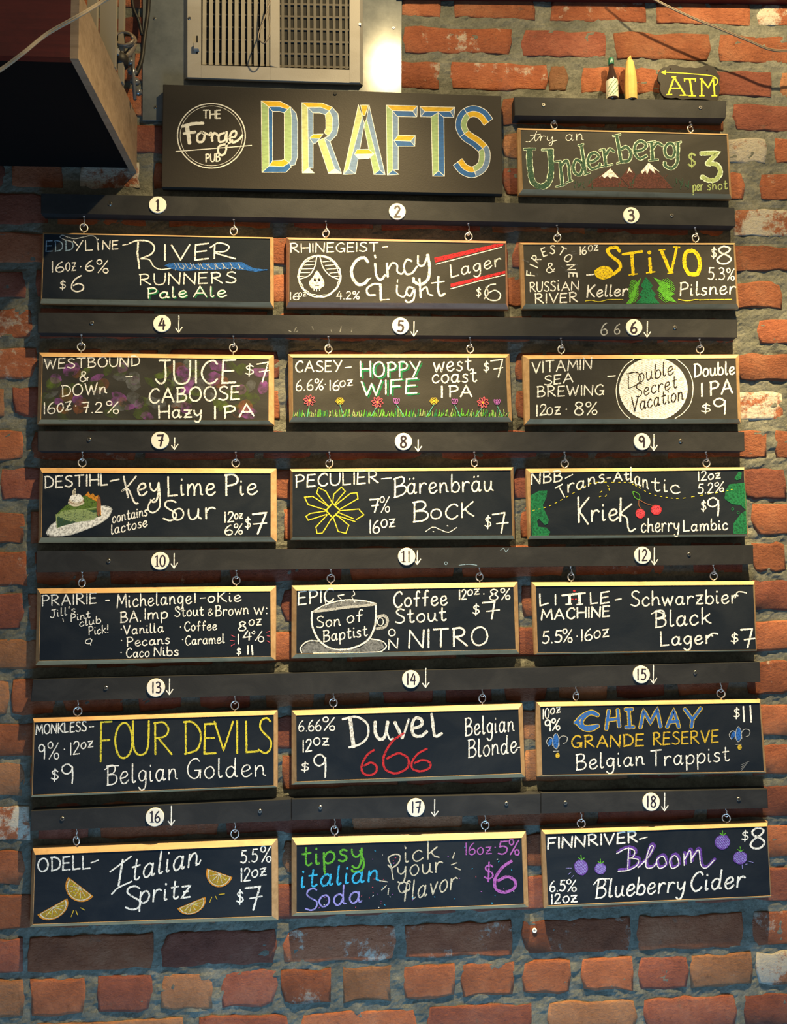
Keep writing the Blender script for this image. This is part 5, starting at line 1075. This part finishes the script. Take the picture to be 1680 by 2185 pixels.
bstroke([(-0.013, 0.006), (0.013, 0.036)], 0.0085, mb); bstroke([(-0.004, 0.005), (0.013, 0.022)], 0.0012, mb); bstroke([(-0.013, 0.020), (0.003, 0.038)], 0.0012, mb); mb.build('label_band', LG, lb)
mb = MB()
def ltext(txt, u0, z0, u1, z1, h, w):
    ws = []; pen = 0
    for ch in txt: ws.append((ch, pen)); pen += GL[ch][0]+1.4
    ux, uz = (u1-u0)/pen, (z1-z0)/pen; L = math.hypot(ux, uz); nx, nz = -uz/L, ux/L
    for ch, off in ws:
        for sm, pts in GL[ch][1]:
            q3 = [(u0+ux*(off+x)+nx*y*h/10, z0+uz*(off+x)+nz*y*h/10) for x, y in pts]
            if sm: q3 = [tuple(v)[:2] for v in smooth_pts([(a, b) for a, b in q3], 2)]
            for (a, b) in zip(q3, q3[1:]):
                a = Vector(a); b = Vector(b); d = b-a
                if d.length < 1e-7: continue
                nn = Vector((-d.y, d.x)).normalized()*w/2
                mb.add([onb(*(a-nn), 0.0119), onb(*(b-nn), 0.0119), onb(*(b+nn), 0.0119), onb(*(a+nn), 0.0119)], [(0, 1, 2, 3)])
ltext('Underberg', -0.0100, 0.0070, 0.0125, 0.0330, 0.0052, 0.0008); mb.build('label_lettering', DISCM, lb)
bc2 = Vector((at(1348, 211, 0.020).x, -0.0185, zt))
B2 = empty('wrapped_bottle', bc2, 'tiny bottle wrapped in tan paper standing right of the dark glass one', 'bottle')
mb = MB(); mb.lathe(bc2, [(0.0095, 0), (0.0108, 0.001), (0.0108, 0.002), (0.0095, 0.0025)], 20); mb.build('glass_foot', GL_, B2, True)
pr = random.Random(2); rings = []
for r, z in [(0.0112, 0.0018), (0.0116, 0.010), (0.0114, 0.030), (0.0112, 0.046), (0.0100, 0.058), (0.0086, 0.070), (0.0078, 0.078), (0.0058, 0.082)]:
    rings.append([bc2+Vector((r*(1+pr.uniform(-.06, .06))*math.cos(2*math.pi*k/14), r*(1+pr.uniform(-.06, .06))*math.sin(2*math.pi*k/14), z)) for k in range(14)])
mb = MB(); mb.loops(rings, True, False, True); mb.build('paper_wrap', PAPER, B2)
mb = MB(); mb.tube([bc2+Vector((-0.001, 0, 0.080)), bc2+Vector((-0.0015, 0, 0.084)), bc2+Vector((0.002, -.001, 0.089)), bc2+Vector((0.0035, -.001, 0.0855))], [0.003, 0.0042, 0.0036, 0.001], 8); mb.build('twisted_top', PAPER, B2)
P = Panel(1080, 80, 3.2308, 0.0165)
ol = smooth_pts([(1062,225),(1085,205),(1110,205),(1130,190),(1165,188),(1200,200),(1235,208),(1270,205),(1310,210),(1350,202),(1385,190),(1420,200),(1445,215),(1455,240),(1475,275),(1470,320),(1478,350),(1470,390),(1462,430),(1420,435),(1380,428),(1330,425),(1290,420),(1250,425),(1210,428),(1180,415),(1140,418),(1100,412),(1075,390),(1062,355),(1066,320),(1048,290),(1052,250),(1062,225)], 3)[:-1]
fr = [P.w3(v.x, v.y, 0) for v in ol]; c = P.w3(1262, 425, 0)
AT = empty('scalloped_plaque', (c.x, -0.012, c.z), 'small black scalloped ATM plaque with a yellow arrow, standing on the top rail', 'sign')
mb = MB(); n = len(fr); bk = [p+Vector((0, 0.0045, 0)) for p in fr]
mb.loops([bk, fr], True, True, True); mb.build('plaque', SIGNM, AT)
P.part = 'plaque_lettering'; Yc = '*Y'
P.p('1120 390,1160 275,1235 395', 14, Yc); P.p('1142 350,1210 350', 10, Yc); P.p('1105 394,1145 392|1200 398,1255 398|1145 272,1172 272', 9, Yc)
P.p('1230 285,1308 285|1230 282,1232 303|1308 282,1306 303', 9, Yc); P.p('1268 288,1285 398', 15, Yc); P.p('1262 402,1308 402', 9, Yc)
P.p('1350 400,1350 288,1395 345,1430 282,1440 400', 12, Yc); P.p('1335 402,1368 402|1420 402,1455 402|1338 285,1355 285|1425 280,1448 282', 9, Yc)
P.p('~1095 240,1200 245,1330 255,1420 265,1455 285,1458 312,1440 332', 7, Yc); P.fill('1068 240,1105 222,1100 258', Yc)
P.part = 'plaque_hole'; P.ell(1135, 217, 7, 7, 'k'); P.ell(1387, 226, 7, 7, 'k'); P.finish(AT)
# ------------------------------------------------------------------ soffit box at the upper left
pb = at(292, 368, 0); D = 0.326; H = 0.106; xl = -1.05
BX = empty('wall_box', ((xl+pb.x)/2, -D/2, pb.z), 'deep dark red wooden box mounted high on the wall at the upper left', 'box')
mb = MB(); mb.box((xl, -D+.012, pb.z+.008), (pb.x-.012, -0.001, pb.z+H)); mb.build('carcass', newmat('shaded_underside', (0.005, 0.004, 0.004), 0.9, 0, 0.1), BX)  # the shadow under the box is put into this near-black colour
mb = MB(); mb.box((pb.x-.012, -D, pb.z), (pb.x, -0.001, pb.z+H)); mb.build('side_panel', BEIGE, BX)
mb = MB(); mb.box((xl, -D, pb.z+.002), (pb.x-.0121, -D+.012, pb.z+H)); mb.build('front_board', REDW, BX)
zt2 = pb.z+H
def wp(px, py, Y): return at(px, py, Y)
mats_ = newmat('grey_beige_plastic', (0.20, 0.18, 0.145), 0.5)
def upright(xa, xb, py, Y, lab, th=0.01):
    a, b = at(xa, py, Y), at(xb, py, Y); mb = MB(); mb.box((a.x, -Y, zt2), (b.x, -Y+th, zt2+0.42))
    o = mb.build('upright_board', mats_, None, loc=((a.x+b.x)/2, -Y, zt2)); tag(o, lab, 'board')
upright(186, 206, 40, 0.20, 'grey beige board standing on the wall box, left of the cable coil')
upright(213, 247, 40, 0.15, 'wider grey board standing on the wall box behind the cable coil')
upright(253, 264, 40, 0.11, 'narrow pale strip standing on the wall box right of the coil')
def coil(c, R_, turns, r, mat, name, lab, cat, sq=0.6):
    mb = MB(); pts = []; q_ = random.Random(4)
    for k in range(turns*14):
        a = 2*math.pi*k/14; rr = R_*(1+0.05*math.sin(k*.13)); pts.append(c+Vector((math.cos(a)*rr*0.9, 0.004*(k//14)-0.012+0.003*math.sin(a), math.sin(a)*rr*sq+0.002*(k//14))))
    mb.tube(pts, r, 6); tail = [pts[-1], pts[-1]+Vector((-.01, 0, -.02)), c+Vector((-.012, .0, -R_*1.5)), c+Vector((0.0, 0, -R_*2.0))]
    mb.tube(smooth_pts(tail, 4), r*2.2, 8); return tag(mb.build(name, mat, None, True), lab, cat)
coil(at(268, 92, 0.10), 0.017, 6, 0.0026, CORDG, 'cable_coil', 'dark coiled cable hanging beside the galvanised panel', 'cable', 0.8)
mb = MB(); c = at(256, 127, 0.10); mb.lathe(c+Vector((0, 0, -0.014)), [(0.006, 0), (0.014, 0.003), (0.015, 0.016), (0.009, 0.026), (0.005, 0.032)], 14); PG = mb.build('power_plug', CORDB, None, True); tag(PG, 'black moulded plug below the coiled cable', 'plug')
mb = MB(); mb.box(tuple(c+Vector((-.004, -.018, -.002))), tuple(c+Vector((.003, -.010, .008)))); mb.build('prong', STEEL, PG)
def cord(name, pts, r, mat, lab, twin=0):
    P_ = smooth_pts([at(*p) for p in pts], 8); mb = MB(); mb.tube(P_, r, 7)
    if twin: mb.tube([p+Vector((0, 0.0, twin)) for p in P_], r, 7)
    return tag(mb.build(name, mat, None, True), lab, 'cable')
cord('black_cable', [(319,-60,.03),(316,20,.03),(308,80,.03),(302,128,.03),(290,160,.03)], 0.0042, CORDB, 'thick black cable hanging along the left edge of the metal panel')
cord('black_cable', [(278,-60,.05),(283,10,.05),(296,45,.045),(303,75,.04)], 0.003, CORDB, 'thin black cable curving in towards the thick one')
cord('lamp_cord', [(250,-12,.37),(215,8,.37),(165,38,.38),(100,75,.38),(50,115,.39),(0,152,.39),(-80,200,.40)], 0.0016, CORD, 'pale twin flex slanting down across the dark red box', 0.0030)
cord('lamp_cord', [(1330,-50,.05),(1370,-17,.05),(1410,7,.05),(1480,40,.05),(1540,64,.05),(1600,89,.05),(1645,107,.05),(1690,109,.05),(1760,100,.05)], 0.0013, CORDG, 'grey brown twin flex drooping across the bricks at the top right', 0.0026)
cord('cable_loop', [(588,-40,.055),(573,15,.055),(556,60,.055),(552,80,.055),(562,92,.055),(573,82,.055),(576,60,.055),(572,10,.055),(575,-40,.055)], 0.0012, CORDG, 'thin cable hanging in a narrow loop over the air vent', 0)
# shiny clip bundle beside the box
ck = MB()
cl0 = at(284, 150, 0.06)
for k in range(4):
    c = cl0+Vector((0.004*k-.006, 0.003*k, 0.016-0.017*k)); ck.loops([[c+Vector((0.0085*math.cos(2*math.pi*j/12), 0.003, 0.0065*math.sin(2*math.pi*j/12))) for j in range(12)], [c+Vector((0.0085*math.cos(2*math.pi*j/12), -0.004, 0.0065*math.sin(2*math.pi*j/12))) for j in range(12)]], True, True, True)
ck.tube([cl0+Vector((0.0, 0, 0.05)), cl0, cl0+Vector((0.004, 0, -0.055))], 0.0032, 8)
tag(ck.build('cable_clamp', newmat('smoky_plastic', (0.12, 0.12, 0.12), 0.12, 0.3), None, True), 'glossy grey clamp holding cables between the box and the metal panel', 'clamp')
WS = MB(); WS.disc(at(1141, 1985, 0.0), 0.0042, 0.0018, 16)
sc_ = WS.build('masonry_screw', DISCM); tag(sc_, 'pale screw head in the brick below chalkboard 18', 'screw')
sm_ = Panel(1141, 1985, 1, 0.0018); sm_.part = 'screw_slot'; sm_.p('-2.5 0,2.5 0|0 -2.5,0 2.5', 1.0, 'k'); sm_.finish(sc_)
